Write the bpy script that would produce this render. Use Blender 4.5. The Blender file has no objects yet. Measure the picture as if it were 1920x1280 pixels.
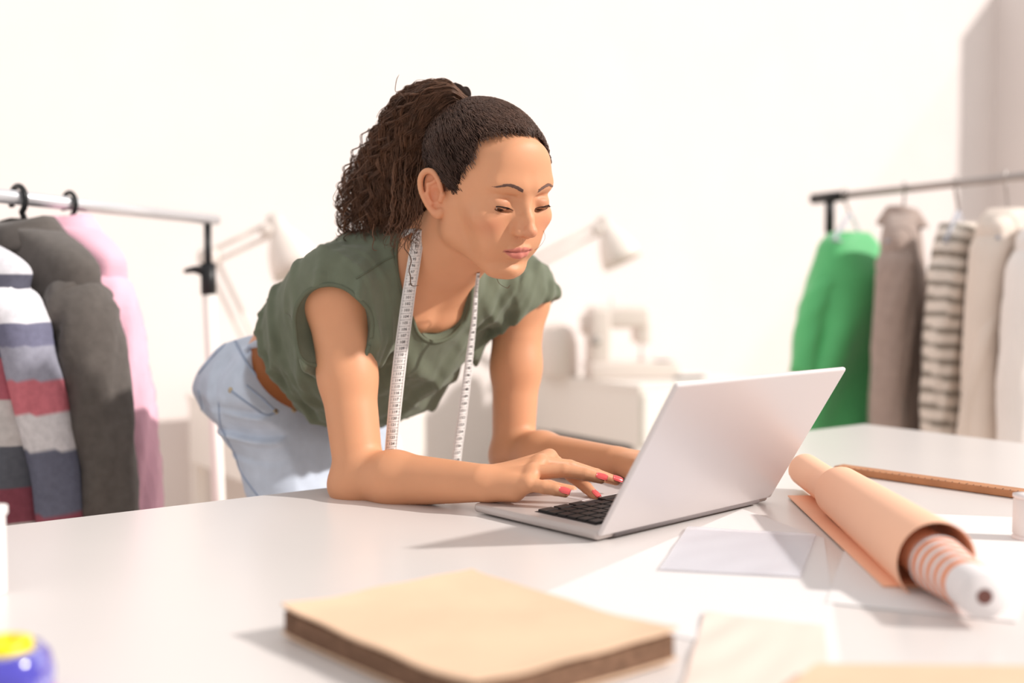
import bpy, bmesh, math, random
import numpy as np
from mathutils import Vector, Matrix

# ------------------------------------------------------------------ camera, world, sun, exposure
SC = bpy.context.scene
COL = SC.collection
random.seed(7); RNG = np.random.default_rng(7)
FPX, U = 2000.0, 1.03                       # focal length in pixels of a 1920 wide frame, depth unit
TZ = 0.78                                   # table top height
CZ = TZ + 0.274*U                           # camera height
PITCH = math.atan(100/FPX)
cam_d = bpy.data.cameras.new('camera'); cam = bpy.data.objects.new('camera', cam_d); COL.objects.link(cam)
cam.location = (0, 0, CZ); cam.rotation_euler = (math.pi/2-PITCH, 0, 0)
cam_d.sensor_width = 36; cam_d.lens = 36*FPX/1920
cam_d.dof.use_dof = True; cam_d.dof.focus_distance = 1.36; cam_d.dof.aperture_fstop = 1.95
cam_d.clip_start = 0.02
SC.camera = cam
vs = SC.view_settings
vs.view_transform = 'Standard'; vs.look = 'None'; vs.gamma = 1; vs.use_curve_mapping = False
vs.exposure = 0.0
w = bpy.data.worlds.new('sky'); SC.world = w; w.use_nodes = True
bg = w.node_tree.nodes['Background']; bg.inputs[0].default_value = (1.0, 0.965, 0.945, 1); bg.inputs[1].default_value = 0.84
sun_d = bpy.data.lights.new('sun', 'SUN'); sun = bpy.data.objects.new('sun', sun_d); COL.objects.link(sun)
sun_d.energy = 3.9; sun_d.color = (1.0, 0.94, 0.885); sun_d.angle = math.radians(2.2)
TO_SUN = Vector((.823, -.16, .542)).normalized()
sun.rotation_euler = TO_SUN.to_track_quat('Z', 'Y').to_euler(); sun.location = (4, -1, 4)

# ------------------------------------------------------------------ helpers
cp, sp = math.cos(PITCH), math.sin(PITCH)
def ray(px, py):
    u, v = (px-960)/FPX, (640-py)/FPX
    return np.array([u, cp+sp*v, -sp+cp*v])
CAM = np.array([0, 0, CZ])
def at(px, py, d):                          # world point seen at a photo pixel, at horizontal depth d (units of U)
    r = ray(px, py); return CAM + r*(d*U/r[1])
def atz(px, py, z):                         # the same, at world height z
    r = ray(px, py); return CAM + r*((z-CZ)/r[2])
def ont(px, py, h=0.0): return atz(px, py, TZ+h)
def nrm(v): v = np.asarray(v, float); return v/np.linalg.norm(v)
def lin(c):
    return tuple((x/12.92 if x <= .04045 else ((x+.055)/1.055)**2.4) for x in (k/255 for k in c))

def mat(name, rgb, rough=.6, spec=.35, var=0.0, vscale=30, bump=0.0, bscale=200, metal=0, sheen=0, trans=0, sub=0, alpha=1, attr=None, coat=0):
    m = bpy.data.materials.new(name); m.use_nodes = True
    nt = m.node_tree; b = nt.nodes['Principled BSDF']
    c = lin(rgb)
    b.inputs['Base Color'].default_value = (*c, 1); b.inputs['Roughness'].default_value = rough
    b.inputs['Specular IOR Level'].default_value = spec; b.inputs['Metallic'].default_value = metal
    b.inputs['Sheen Weight'].default_value = sheen; b.inputs['Transmission Weight'].default_value = trans
    b.inputs['Coat Weight'].default_value = coat
    if sub:
        b.inputs['Subsurface Weight'].default_value = sub; b.inputs['Subsurface Radius'].default_value = (1, .35, .2); b.inputs['Subsurface Scale'].default_value = .008
    b.inputs['Alpha'].default_value = alpha
    tc = nt.nodes.new('ShaderNodeTexCoord')
    src = None
    if attr:
        a = nt.nodes.new('ShaderNodeVertexColor'); a.layer_name = attr; src = a.outputs['Color']
    if var:
        n = nt.nodes.new('ShaderNodeTexNoise'); n.inputs['Scale'].default_value = vscale; n.inputs['Detail'].default_value = 5
        nt.links.new(tc.outputs['Object'], n.inputs['Vector'])
        mr = nt.nodes.new('ShaderNodeMapRange'); mr.inputs[1].default_value = .3; mr.inputs[2].default_value = .7
        mr.inputs[3].default_value = 1-var; mr.inputs[4].default_value = 1+var
        nt.links.new(n.outputs[0], mr.inputs[0])
        mx = nt.nodes.new('ShaderNodeVectorMath'); mx.operation = 'SCALE'
        if src is None: mx.inputs[0].default_value = c
        else: nt.links.new(src, mx.inputs[0])
        nt.links.new(mr.outputs[0], mx.inputs['Scale']); src = mx.outputs[0]
    if src is not None: nt.links.new(src, b.inputs['Base Color'])
    if bump:
        n2 = nt.nodes.new('ShaderNodeTexNoise'); n2.inputs['Scale'].default_value = bscale; n2.inputs['Detail'].default_value = 3
        nt.links.new(tc.outputs['Object'], n2.inputs['Vector'])
        bp = nt.nodes.new('ShaderNodeBump'); bp.inputs['Strength'].default_value = bump; bp.inputs['Distance'].default_value = .002
        nt.links.new(n2.outputs[0], bp.inputs['Height']); nt.links.new(bp.outputs[0], b.inputs['Normal'])
    return m

def empty(name, loc, label=None, cat=None, group=None):
    o = bpy.data.objects.new(name, None); COL.objects.link(o); o.location = loc; o['wl'] = tuple(float(x) for x in loc)
    o.empty_display_size = .05
    tag(o, label, cat, group); return o
def tag(o, label=None, cat=None, group=None):
    if label: o['label'] = label
    if cat: o['category'] = cat
    if group: o['group'] = group
    return o
WL = {}
def wloc(o):
    if o is None: return np.zeros(3)
    return WL.get(o.name, np.array(o.location) if o.parent is None else np.zeros(3))
def obj(name, V, Fc, m, parent=None, smooth=True, base=None, label=None):
    """one mesh object from world-space vertices; its origin is the parent's origin, or base"""
    V = np.asarray(V, float)
    org = wloc(parent) if parent is not None else (np.asarray(base, float) if base is not None else np.array([V[:, 0].mean(), V[:, 1].mean(), V[:, 2].min()]))
    me = bpy.data.meshes.new(name)
    if isinstance(Fc, np.ndarray) and len(Fc):
        n = Fc.shape[1]
        me.vertices.add(len(V)); me.vertices.foreach_set('co', (V-org).astype(np.float32).ravel())
        me.loops.add(Fc.size); me.loops.foreach_set('vertex_index', Fc.astype(np.int32).ravel())
        me.polygons.add(len(Fc)); me.polygons.foreach_set('loop_start', np.arange(0, Fc.size, n, dtype=np.int32))
        me.update(calc_edges=True)
    else:
        me.from_pydata([tuple(v) for v in (V-org)], [], [tuple(int(i) for i in f) for f in Fc])
    me.validate()
    me.polygons.foreach_set('use_smooth', [smooth]*len(me.polygons))
    o = bpy.data.objects.new(name, me); COL.objects.link(o)
    if m is not None: me.materials.append(m)
    if parent is not None: o.parent = parent
    else: o.location = org
    WL[o.name] = org
    if label: o['label'] = label
    return o
def structure(o): o['kind'] = 'structure'; return o
def bevel(o, w=.002, seg=2):
    md = o.modifiers.new('bevel', 'BEVEL'); md.width = w; md.segments = seg; md.limit_method = 'ANGLE'; md.angle_limit = math.radians(40); return o

class MB:
    """collects shapes into one mesh"""
    def __init__(s): s.V = []; s.F = []
    def add(s, V, F):
        n = len(s.V); s.V += [tuple(v) for v in V]; s.F += [tuple(int(i)+n for i in f) for f in F]; return s
    def box(s, c, h, ax=None):
        c = np.asarray(c, float); A = np.eye(3) if ax is None else np.asarray(ax, float)
        V = [c + A[0]*h[0]*i + A[1]*h[1]*j + A[2]*h[2]*k for i in (-1, 1) for j in (-1, 1) for k in (-1, 1)]
        F = [(0, 1, 3, 2), (4, 6, 7, 5), (0, 4, 5, 1), (2, 3, 7, 6), (0, 2, 6, 4), (1, 5, 7, 3)]
        return s.add(V, F)
    def prism(s, poly, n, t):                # polygon of 3-D points, extruded by n*t
        P = np.asarray(poly, float); k = len(P); Q = P+np.asarray(n)*t
        F = [tuple(range(k))[::-1], tuple(range(k, 2*k))]+[(i, (i+1) % k, k+(i+1) % k, k+i) for i in range(k)]
        return s.add(np.r_[P, Q], F)
    def tube(s, pts, r, n=12, cap=True, sq=(1, 1), upv=None):
        P = np.asarray(pts, float); m = len(P)
        R = np.full(m, r) if np.isscalar(r) else np.asarray(r, float)
        T = np.gradient(P, axis=0) if m > 2 else np.array([P[1]-P[0]]*2)
        T /= np.linalg.norm(T, axis=1)[:, None]+1e-12
        up = np.array([0, 0, 1.]) if upv is None else np.asarray(upv, float)
        if abs(T[0]@up) > .95: up = np.array([1., 0, 0])
        V = []
        N = nrm(up-T[0]*(up@T[0]))
        for i in range(m):
            N = N-T[i]*(N@T[i]); N = N/(np.linalg.norm(N)+1e-12); B = np.cross(T[i], N)
            for k in range(n):
                a = 2*math.pi*k/n; V.append(P[i]+R[i]*(N*math.cos(a)*sq[0]+B*math.sin(a)*sq[1]))
        F = [(i*n+k, i*n+(k+1) % n, (i+1)*n+(k+1) % n, (i+1)*n+k) for i in range(m-1) for k in range(n)]
        if cap: F += [tuple(range(n))[::-1], tuple((m-1)*n+k for k in range(n))]
        return s.add(V, F)
    def lathe(s, c, axis, prof, n=32, side=None):   # prof: (along, radius)
        ax = nrm(axis); up = np.array([0, 0, 1.]) if abs(ax[2]) < .9 else np.array([1., 0, 0])
        a = nrm(np.cross(ax, up)); b = np.cross(ax, a); c = np.asarray(c, float); V = []
        for (l, r) in prof:
            for k in range(n):
                t = 2*math.pi*k/n; V.append(c+ax*l+r*(a*math.cos(t)+b*math.sin(t)))
        m = len(prof)
        F = [(i*n+k, (i+1)*n+k, (i+1)*n+(k+1) % n, i*n+(k+1) % n) for i in range(m-1) for k in range(n)]
        return s.add(V, F)
    def rings(s, rings, cap=(True, True)):
        n = len(rings[0]); m = len(rings); V = [p for r in rings for p in r]
        F = [(i*n+k, i*n+(k+1) % n, (i+1)*n+(k+1) % n, (i+1)*n+k) for i in range(m-1) for k in range(n)]
        if cap[0]: F.append(tuple(range(n))[::-1])
        if cap[1]: F.append(tuple((m-1)*n+k for k in range(n)))
        return s.add(V, F)
    def build(s, name, m, parent=None, smooth=False, base=None, label=None): return obj(name, np.array(s.V), s.F, m, parent, smooth, base, label)

def fat_tubes(paths, sides=4):
    """many tapered strands -> V, F arrays;  paths: list of (pts(n,3), radii(n))"""
    Vs = []; Fs = []; off = 0
    for P, R in paths:
        m = len(P); T = np.gradient(P, axis=0); T /= np.linalg.norm(T, axis=1)[:, None]+1e-12
        up = np.where(np.abs(T[:, 2:3]) < .9, np.array([[0, 0, 1.]]), np.array([[1., 0, 0]]))
        N = np.cross(T, np.array([.31, .52, .79])); N /= np.linalg.norm(N, axis=1)[:, None]+1e-9; B = np.cross(T, N)
        a = np.arange(sides)*2*math.pi/sides
        V = P[:, None]+R[:, None, None]*(N[:, None]*np.cos(a)[None, :, None]+B[:, None]*np.sin(a)[None, :, None])
        Vs.append(V.reshape(-1, 3))
        i = np.arange(m-1)[:, None]; k = np.arange(sides)[None]; k2 = (k+1) % sides
        Fs.append(np.stack([i*sides+k, i*sides+k2, (i+1)*sides+k2, (i+1)*sides+k], -1).reshape(-1, 4)+off); off += m*sides
    return np.concatenate(Vs), np.concatenate(Fs)

def spline(pts, n):
    """Catmull-Rom through points (any dimension)"""
    P = np.asarray(pts, float); P = np.r_[[2*P[0]-P[1]], P, [2*P[-1]-P[-2]]]
    m = len(P)-3; t = np.linspace(0, m-1e-9, n); i = t.astype(int); f = (t-i)[:, None]
    a, b, c, d = P[i], P[i+1], P[i+2], P[i+3]
    return .5*((2*b)+(-a+c)*f+(2*a-5*b+4*c-d)*f**2+(-a+3*b-3*c+d)*f**3)

# ------------------------------------------------------------------ implicit surfaces for the figure and its clothes
class SDF:
    def __init__(s): s.p = []
    def _add(s, fn, c, R, op, k): s.p.append((fn, np.asarray(c, float), R, op, k)); return s
    def cone(s, a, b, ra, rb, k=.01, op='u'):
        a = np.asarray(a, float); b = np.asarray(b, float); ab = b-a; L2 = ab@ab+1e-12
        def fn(P):
            t = np.clip(((P-a)@ab)/L2, 0, 1); q = P-a-t[:, None]*ab
            return np.sqrt((q*q).sum(1))-(ra+(rb-ra)*t)
        return s._add(fn, (a+b)/2, math.sqrt(L2)/2+max(ra, rb), op, k)
    def chain(s, pts, rad, k=.01, op='u'):
        for i in range(len(pts)-1): s.cone(pts[i], pts[i+1], rad[i], rad[i+1], k, op)
        return s
    def ell(s, c, r, ax=None, k=.01, op='u'):
        c = np.asarray(c, float); r = np.asarray(r, float); A = np.eye(3) if ax is None else np.asarray(ax, float)
        def fn(P):
            q = (P-c)@A.T; a = q/r; k0 = np.sqrt((a*a).sum(1)); b = a/r; k1 = np.sqrt((b*b).sum(1))+1e-9
            return k0*(k0-1)/k1
        return s._add(fn, c, max(r), op, k)
    def half(s, p, n, k=.002, op='i'):       # keep the side n points away from
        p = np.asarray(p, float); n = nrm(n)
        return s._add(lambda P: (P-p)@n, p, 1e9, op, k)
    def disp(s, f, c, R): return s._add(f, c, R, 'd', 0)
    def ev(s, P, idx=None):
        d = np.full(len(P), 1.0)
        for i in (range(len(s.p)) if idx is None else idx):
            fn, c, R, op, k = s.p[i]
            e = fn(P)
            if op == 'd': d = d+e; continue
            if op == 'u':
                h = np.clip(.5+.5*(e-d)/k, 0, 1); d = e*(1-h)+d*h-k*h*(1-h)
            elif op == 's':
                h = np.clip(.5-.5*(d+e)/k, 0, 1); d = d*(1-h)-e*h+k*h*(1-h)
            else:
                h = np.clip(.5-.5*(e-d)/k, 0, 1); d = e*(1-h)+d*h+k*h*(1-h)
        return d
    def mesh(s, h, n=16):
        un = [p for p in s.p if p[3] == 'u']
        lo = np.min([p[1]-p[2] for p in un], 0)-.03; hi = np.max([p[1]+p[2] for p in un], 0)+.03
        B = n*h; nb = np.ceil((hi-lo)/B).astype(int); N = nb*n+2
        g = np.stack(np.meshgrid(*[np.arange(k) for k in nb], indexing='ij'), -1).reshape(-1, 3)
        C = lo+(g+.5)*B; rad = B*.87
        D = np.empty(len(C))
        for i in range(0, len(C), 200000): D[i:i+200000] = s.ev(C[i:i+200000])
        keep = np.abs(D) < rad*1.6+.004
        g = g[keep]; C = C[keep]
        PD = np.stack([fn(C) if op != 'd' else np.linalg.norm(C-c, axis=1)-R for fn, c, R, op, k in s.p], 1)
        K = np.array([p[4] for p in s.p])
        REL = PD < rad*1.8+2*K[None]+.006
        for j, p in enumerate(s.p):
            if p[3] in 'i': REL[:, j] = PD[:, j] > -(rad*1.3+2*K[j])
        ax = np.arange(n+1); L = np.stack(np.meshgrid(ax, ax, ax, indexing='ij'), -1).reshape(-1, 3)
        VI = []; VP = []; Q = []
        cor = [(0,0,0),(1,0,0),(0,1,0),(1,1,0),(0,0,1),(1,0,1),(0,1,1),(1,1,1)]
        edges = [(0,1),(2,3),(4,5),(6,7),(0,2),(1,3),(4,6),(5,7),(0,4),(1,5),(2,6),(3,7)]
        sy, sz = N[0], N[0]*N[1]
        for b in range(len(g)):
            idx = np.nonzero(REL[b])[0]
            if not len(idx): continue
            G = g[b]*n+1
            val = s.ev(lo+(g[b]*n+L)*h, idx).reshape(n+1, n+1, n+1)
            if val.min() > 0 or val.max() < 0: continue
            vc = [val[i:n+i, j:n+j, k:n+k] for i, j, k in cor]
            ins = [v < 0 for v in vc]; cnt = sum(x.astype(int) for x in ins)
            act = np.argwhere((cnt > 0) & (cnt < 8))
            if len(act):
                a = [v[act[:, 0], act[:, 1], act[:, 2]] for v in vc]
                acc = np.zeros((len(act), 3)); m = np.zeros(len(act))
                for e0, e1 in edges:
                    x, y = a[e0], a[e1]; cr = (x < 0) != (y < 0)
                    t = np.where(cr, x/(x-y+1e-20), 0)[:, None]
                    p0 = np.array(cor[e0]); p1 = np.array(cor[e1])
                    acc += np.where(cr[:, None], p0+t*(p1-p0), 0); m += cr
                VP.append(lo+(g[b]*n+act+acc/m[:, None])*h)
                q = act+G; VI.append(q[:, 0]+sy*q[:, 1]+sz*q[:, 2])
            inn = val < 0
            for axis, (o1, o2) in enumerate(((sy, sz), (sz, 1), (1, sy))):
                sl0 = inn[:n, :n, :n]; sh = [0, 0, 0]; sh[axis] = 1
                sl1 = inn[sh[0]:n+sh[0], sh[1]:n+sh[1], sh[2]:n+sh[2]]
                for flip in (0, 1):
                    e = np.argwhere(sl0 & ~sl1 if not flip else ~sl0 & sl1)
                    if not len(e): continue
                    q = e+G; i0 = q[:, 0]+sy*q[:, 1]+sz*q[:, 2]
                    f = np.stack([i0-o1-o2, i0-o2, i0, i0-o1], 1)
                    Q.append(f if not flip else f[:, ::-1])
        VI = np.concatenate(VI); VP = np.concatenate(VP); Q = np.concatenate(Q)
        o = np.argsort(VI); VI = VI[o]; VP = VP[o]
        f = np.searchsorted(VI, Q); f = np.clip(f, 0, len(VI)-1); ok = (VI[f] == Q).all(1)
        return VP, f[ok]
    def hit(s, px, py, d0=.6, d1=3.0):       # first surface point seen at a pixel (world), None when missed
        r = ray(px, py); r = r/np.linalg.norm(r); t = d0
        for _ in range(400):
            p = CAM+r*t; e = s.ev(p[None])[0]
            if e < .0002: return p
            t += max(e*.6, .0002)
            if t > d1: return None
        return p
    def hits(s, XY, d0=.6, d1=3.0):         # the same for many pixels at once; nan rows where missed
        X = np.asarray(XY, float); u = (X[:, 0]-960)/FPX; v = (640-X[:, 1])/FPX
        D = np.stack([u, cp+sp*v, -sp+cp*v], 1); D /= np.linalg.norm(D, axis=1)[:, None]; t = np.full(len(D), d0)
        for _ in range(260):
            e = s.ev(CAM+D*t[:, None]); m = (e > .0003) & (t < d1)
            if not m.any(): break
            t = np.where(m, t+np.maximum(e*.65, .0003), t)
        P = CAM+D*t[:, None]; P[t >= d1] = np.nan; return P
    def normal(s, p):
        e = 1e-3; q = np.array([p+[e,0,0], p-[e,0,0], p+[0,e,0], p-[0,e,0], p+[0,0,e], p-[0,0,e]]); v = s.ev(q)
        return nrm([v[0]-v[1], v[2]-v[3], v[4]-v[5]])
# ------------------------------------------------------------------ materials of the place
M = {}
M['wall'] = mat('wall_paint', (226, 218, 215), .85, .2, var=.015, vscale=3)
M['floor'] = mat('floor_paint', (214, 200, 188), .6, .3, var=.04, vscale=4)
M['table'] = mat('table_laminate', (219, 213, 210), .28, .45, var=.01, vscale=5)
M['white'] = mat('white_lacquer', (238, 232, 226), .45, .4)
M['plastic_white'] = mat('white_plastic', (226, 214, 206), .35, .4)
M['lamp_white'] = mat('lamp_enamel', (232, 222, 214), .4, .4)
M['chrome'] = mat('brushed_chrome', (222, 222, 226), .32, .5, metal=.55)
M['steel'] = mat('rod_steel', (176, 168, 164), .35, .5, metal=.6)
M['black'] = mat('black_plastic', (24, 25, 27), .4, .4)
M['dark'] = mat('dark_fabric', (62, 54, 54), .8, .2)

E1 = np.array([.814, .581, 0]); E1 /= np.linalg.norm(E1); E2 = np.array([E1[1], -E1[0], 0]); ZZ = np.array([0, 0, 1.])
AX = np.array([E1, E2, ZZ])
# ------------------------------------------------------------------ room
W0 = np.array([0, 4.65*U, 0]); corner = W0+E1*(3.057*U/E1[0])
b = MB(); b.box(corner-E1*4.2-E2*.06+ZZ*1.5, (4.3, .06, 1.5), AX); structure(b.build('wall_back', M['wall']))
b = MB(); b.box(corner+E1*.12+E2*.2*U+ZZ*1.5, (.12, .2*U, 1.5), AX); structure(b.build('wall_right', M['wall']))
b = MB(); b.box(corner+E1*.12+E2*1.7+ZZ*.15, (.12, 1.7-.4*U, .15), AX)                      # sill wall below the window
structure(b.build('wall_right', M['wall']))
b = MB(); b.box(corner-E1*4.2+E2*4.2-ZZ*.05, (4.6, 4.6, .05), AX); structure(b.build('floor', M['floor']))
# tall window right of the pier: frame bars and panes stand outside the picture and let the sun in
fr = MB()
for t in (.43, 3.3): fr.box(corner+E1*.12+E2*t+ZZ*1.65, (.03, .03, 1.35), AX)
fr.box(corner+E1*.12+E2*1.86+ZZ*.33, (.03, 1.43, .03), AX)
wo = structure(fr.build('window_1', M['white']))
M['glass'] = mat('window_glass', (245, 248, 250), .05, .5, alpha=.06)
MB().box(corner+E1*.12+E2*1.86+ZZ*1.66, (.003, 1.41, 1.31), AX).build('window_pane', M['glass'], wo)

# ------------------------------------------------------------------ the two drawer desks by the wall
DZ = CZ + ray(1200, 722)[2]/ray(1200, 722)[1]*4.0*U       # desk top height
def desk(K, wid, label, dep=.72*U):
    K = np.array([K[0], K[1], 0.])
    c = K-E2*dep/2+E1*wid/2
    t = empty('drawer_desk', c, label, 'desk')
    MB().box(c+ZZ*(DZ-.012), (wid/2, dep/2, .012), AX).build('desk_top', M['white'], t)
    b = MB().box(c+ZZ*(DZ-.135), (wid/2-.006, dep/2-.006, .111), AX); bevel(b.build('drawer_box', M['white'], t), .003)
    f = MB().box(c+E2*dep/2+ZZ*(DZ-.135), (wid/2-.015, .009, .1), AX); o = bevel(f.build('drawer_front', M['white'], t), .003)
    h = MB().box(c+E2*(dep/2+.02)+ZZ*(DZ-.1), (.06, .012, .006), AX); h.build('handle', M['chrome'], o)
    for i in (-1, 1):
        for j in (-1, 1):
            MB().box(c+E1*i*(wid/2-.03)+E2*j*(dep/2-.03)+ZZ*(DZ-.246)/2, (.02, .02, (DZ-.246)/2), AX).build('leg', M['white'], t)
    return c
KR = at(1200, 722, 4.0); KL = np.array([-.715*U, 3.11*U, DZ])
cR = desk(KR, .62, 'white drawer desk by the wall, carrying the sewing machine right of the woman')
cL = desk(KL, .56, 'white drawer desk mostly hidden behind the woman, near the left clothes rack')
# dark box under the right desk
b = MB(); cb = np.array([cR[0], cR[1], 0])-E1*.1+E2*.05
t = empty('storage_box', cb, 'dark storage box standing under the white drawer desk', 'box')
zt = .425
bevel(MB().box(cb+ZZ*zt/2, (.2, .24, zt/2), AX).build('box_body', M['dark'], t), .006)
bevel(MB().box(cb+ZZ*(zt+.008), (.206, .246, .012), AX).build('lid', M['black'], t), .004)

# ------------------------------------------------------------------ sewing machine
def rbox(name, c, h, ax, m, parent, r=.012, seg=4):
    return bevel(MB().box(c, h, ax).build(name, m, parent, smooth=True), r, seg)
SX = nrm([1, .12, 0]); SY = np.array([-SX[1], SX[0], 0]); SA = np.array([SX, SY, ZZ])
sm = at(1158, 697, 4.32); sm[2] = DZ
px = 4.32*U/FPX
t = empty('sewing_machine', sm, 'white sewing machine standing on the right drawer desk below the lamp', 'sewing machine')
rbox('base', sm+SX*(1182-1158)*px+ZZ*.035, (.185, .085, .035), SA, M['plastic_white'], t)
rbox('pillar', sm+SX*(1120-1158)*px+ZZ*.17, (.045, .075, .125), SA, M['plastic_white'], t, .02)
rbox('arm', sm+SX*(1157-1158)*px+ZZ*.255, (.126, .07, .047), SA, M['plastic_white'], t, .022)
hd = rbox('needle_head', sm+SX*(1202-1158)*px+ZZ*.2, (.03, .06, .055), SA, M['plastic_white'], t, .015)
MB().tube([sm+SX*(1203-1158)*px+ZZ*.15, sm+SX*(1203-1158)*px+ZZ*.075], .004, 8).build('needle_bar', M['steel'], t)
MB().box(sm+SX*(1203-1158)*px+ZZ*.078-SY*.005, (.012, .018, .003), SA).build('presser_foot', M['steel'], t)
rbox('extension_bed', sm+SX*(1246-1158)*px+ZZ*.04, (.055, .075, .03), SA, M['plastic_white'], t)
c = sm+SX*(1100-1158)*px+ZZ*.225
MB().lathe(c, -SX, [(0, .001), (0, .042), (.02, .044), (.028, .036), (.028, .001)], 28).build('handwheel', M['plastic_white'], t, True)
c = sm+SX*(1108-1158)*px+ZZ*.16-SY*.078
MB().lathe(c, -SY, [(0, .02), (.01, .02), (.014, .014), (.014, .0)], 20).build('stitch_dial', M['steel'], t, True)
c = sm+SX*(1145-1158)*px+ZZ*.302
MB().tube([c, c+ZZ*.03], .003, 8).build('spool_pin', M['steel'], t)
# pale rounded bin on the desk left of the machine
c = at(1045, 694, 4.42); c[2] = DZ
tag(MB().lathe(c, ZZ, [(0, .001), (0, .085), (.01, .09), (.14, .086), (.2, .068), (.225, .03), (.23, .001)], 36).build('sewing_bin', M['plastic_white'], None, True), 'pale rounded bin standing left of the sewing machine, next to the woman\'s arm', 'bin')
c = at(1292, 690, 4.28); c[2] = DZ+.006
tag(bevel(MB().box(c, (.065, .012, .006), [nrm([1, .15, 0]), nrm([-.15, 1, 0]), ZZ]).build('scissors_case', M['black']), .003), 'small black case lying on the desk right of the sewing machine', 'case')

# ------------------------------------------------------------------ jointed desk lamps
def lamp(d, hx, hy, elbow, foot, label):
    k = d*U/FPX
    foot = np.array(foot, float); foot[2] = DZ
    t = empty('desk_lamp', foot, label, 'lamp', 'jointed white desk lamps')
    top = at(hx, hy, d)                                       # narrow end of the head
    axd = nrm([.40, -.12, -.86])
    L = 4.05/FPX*U                                            # metres per photo pixel at that lamp size
    prof = [(0, .001), (0, .026), (.05, .028), (.062, .034), (.085, .05), (.12, .068), (.165, .082), (.205, .086), (.205, .083), (.165, .079), (.12, .064), (.09, .047), (.08, .001)]
    MB().lathe(top, axd, prof, 40).build('lamp_shade', M['lamp_white'], t, True)
    MB().lathe(top+axd*.10, axd, [(0, .001), (0, .018), (.03, .03), (.06, .03), (.08, .012), (.085, .001)], 20).build('bulb', M['plastic_white'], t, True)
    j = top+axd*.055-np.array([.02, 0, 0])*1.0+np.array([-.02, 0, .0])
    MB().lathe(j-np.array([0, .03, 0]), [0, 1, 0], [(0, .001), (0, .022), (.06, .022), (.06, .001)], 16).build('head_joint', M['lamp_white'], t, True)
    e = np.array(elbow)
    off = ZZ*.021
    a = MB(); a.tube([j+off, e+off], .0075, 8); a.build('upper_arm', M['lamp_white'], t, True)
    a = MB(); a.tube([j-off, e-off], .0075, 8); a.build('upper_arm', M['lamp_white'], t, True)
    MB().lathe(e-np.array([0, .02, 0]), [0, 1, 0], [(0, .001), (0, .036), (.04, .036), (.04, .001)], 20).build('elbow_joint', M['lamp_white'], t, True)
    f = foot+ZZ*.06
    for s_ in (-.02, .02):
        MB().tube([e+np.array([s_, 0, 0]), f+np.array([s_, 0, 0])], .0075, 8).build('lower_arm', M['lamp_white'], t, True)
    MB().lathe(foot, ZZ, [(0, .001), (0, .05), (.02, .05), (.03, .02), (.075, .018), (.075, .001)], 24).build('clamp_base', M['lamp_white'], t, True)
eL = at(393, 484, 3.45); fL = at(505, 750, 3.5)
lamp(3.45, 512, 404, eL, fL, 'white jointed desk lamp at left, between rack pole and woman')
eR = at(988, 500, 4.35); fR = at(975, 700, 4.6)
lamp(4.3, 1128, 408, eR, fR, 'white jointed desk lamp above the sewing machine, right of the woman\'s face')

# ------------------------------------------------------------------ cutting table
TC = np.array([.713*U, 2.149*U, 0])                            # far corner
LEN, DEP = 2.35, 1.28
tc = TC-E1*LEN/2+E2*DEP/2
t_table = empty('cutting_table', tc, 'large white cutting table the woman leans on', 'table')
bevel(MB().box(tc+ZZ*(TZ-.015), (LEN/2, DEP/2, .015), AX).build('table_top', M['table'], t_table), .003)
for i in (-1, 1):
    for j in (-1, 1):
        MB().box(tc+E1*i*(LEN/2-.06)+E2*j*(DEP/2-.06)+ZZ*(TZ-.03)/2, (.025, .025, (TZ-.03)/2), AX).build('leg', M['white'], t_table)
for j in (-1, 1): MB().box(tc+E2*j*(DEP/2-.06)+ZZ*(TZ-.07), (LEN/2-.09, .012, .04), AX).build('apron', M['white'], t_table)

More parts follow.
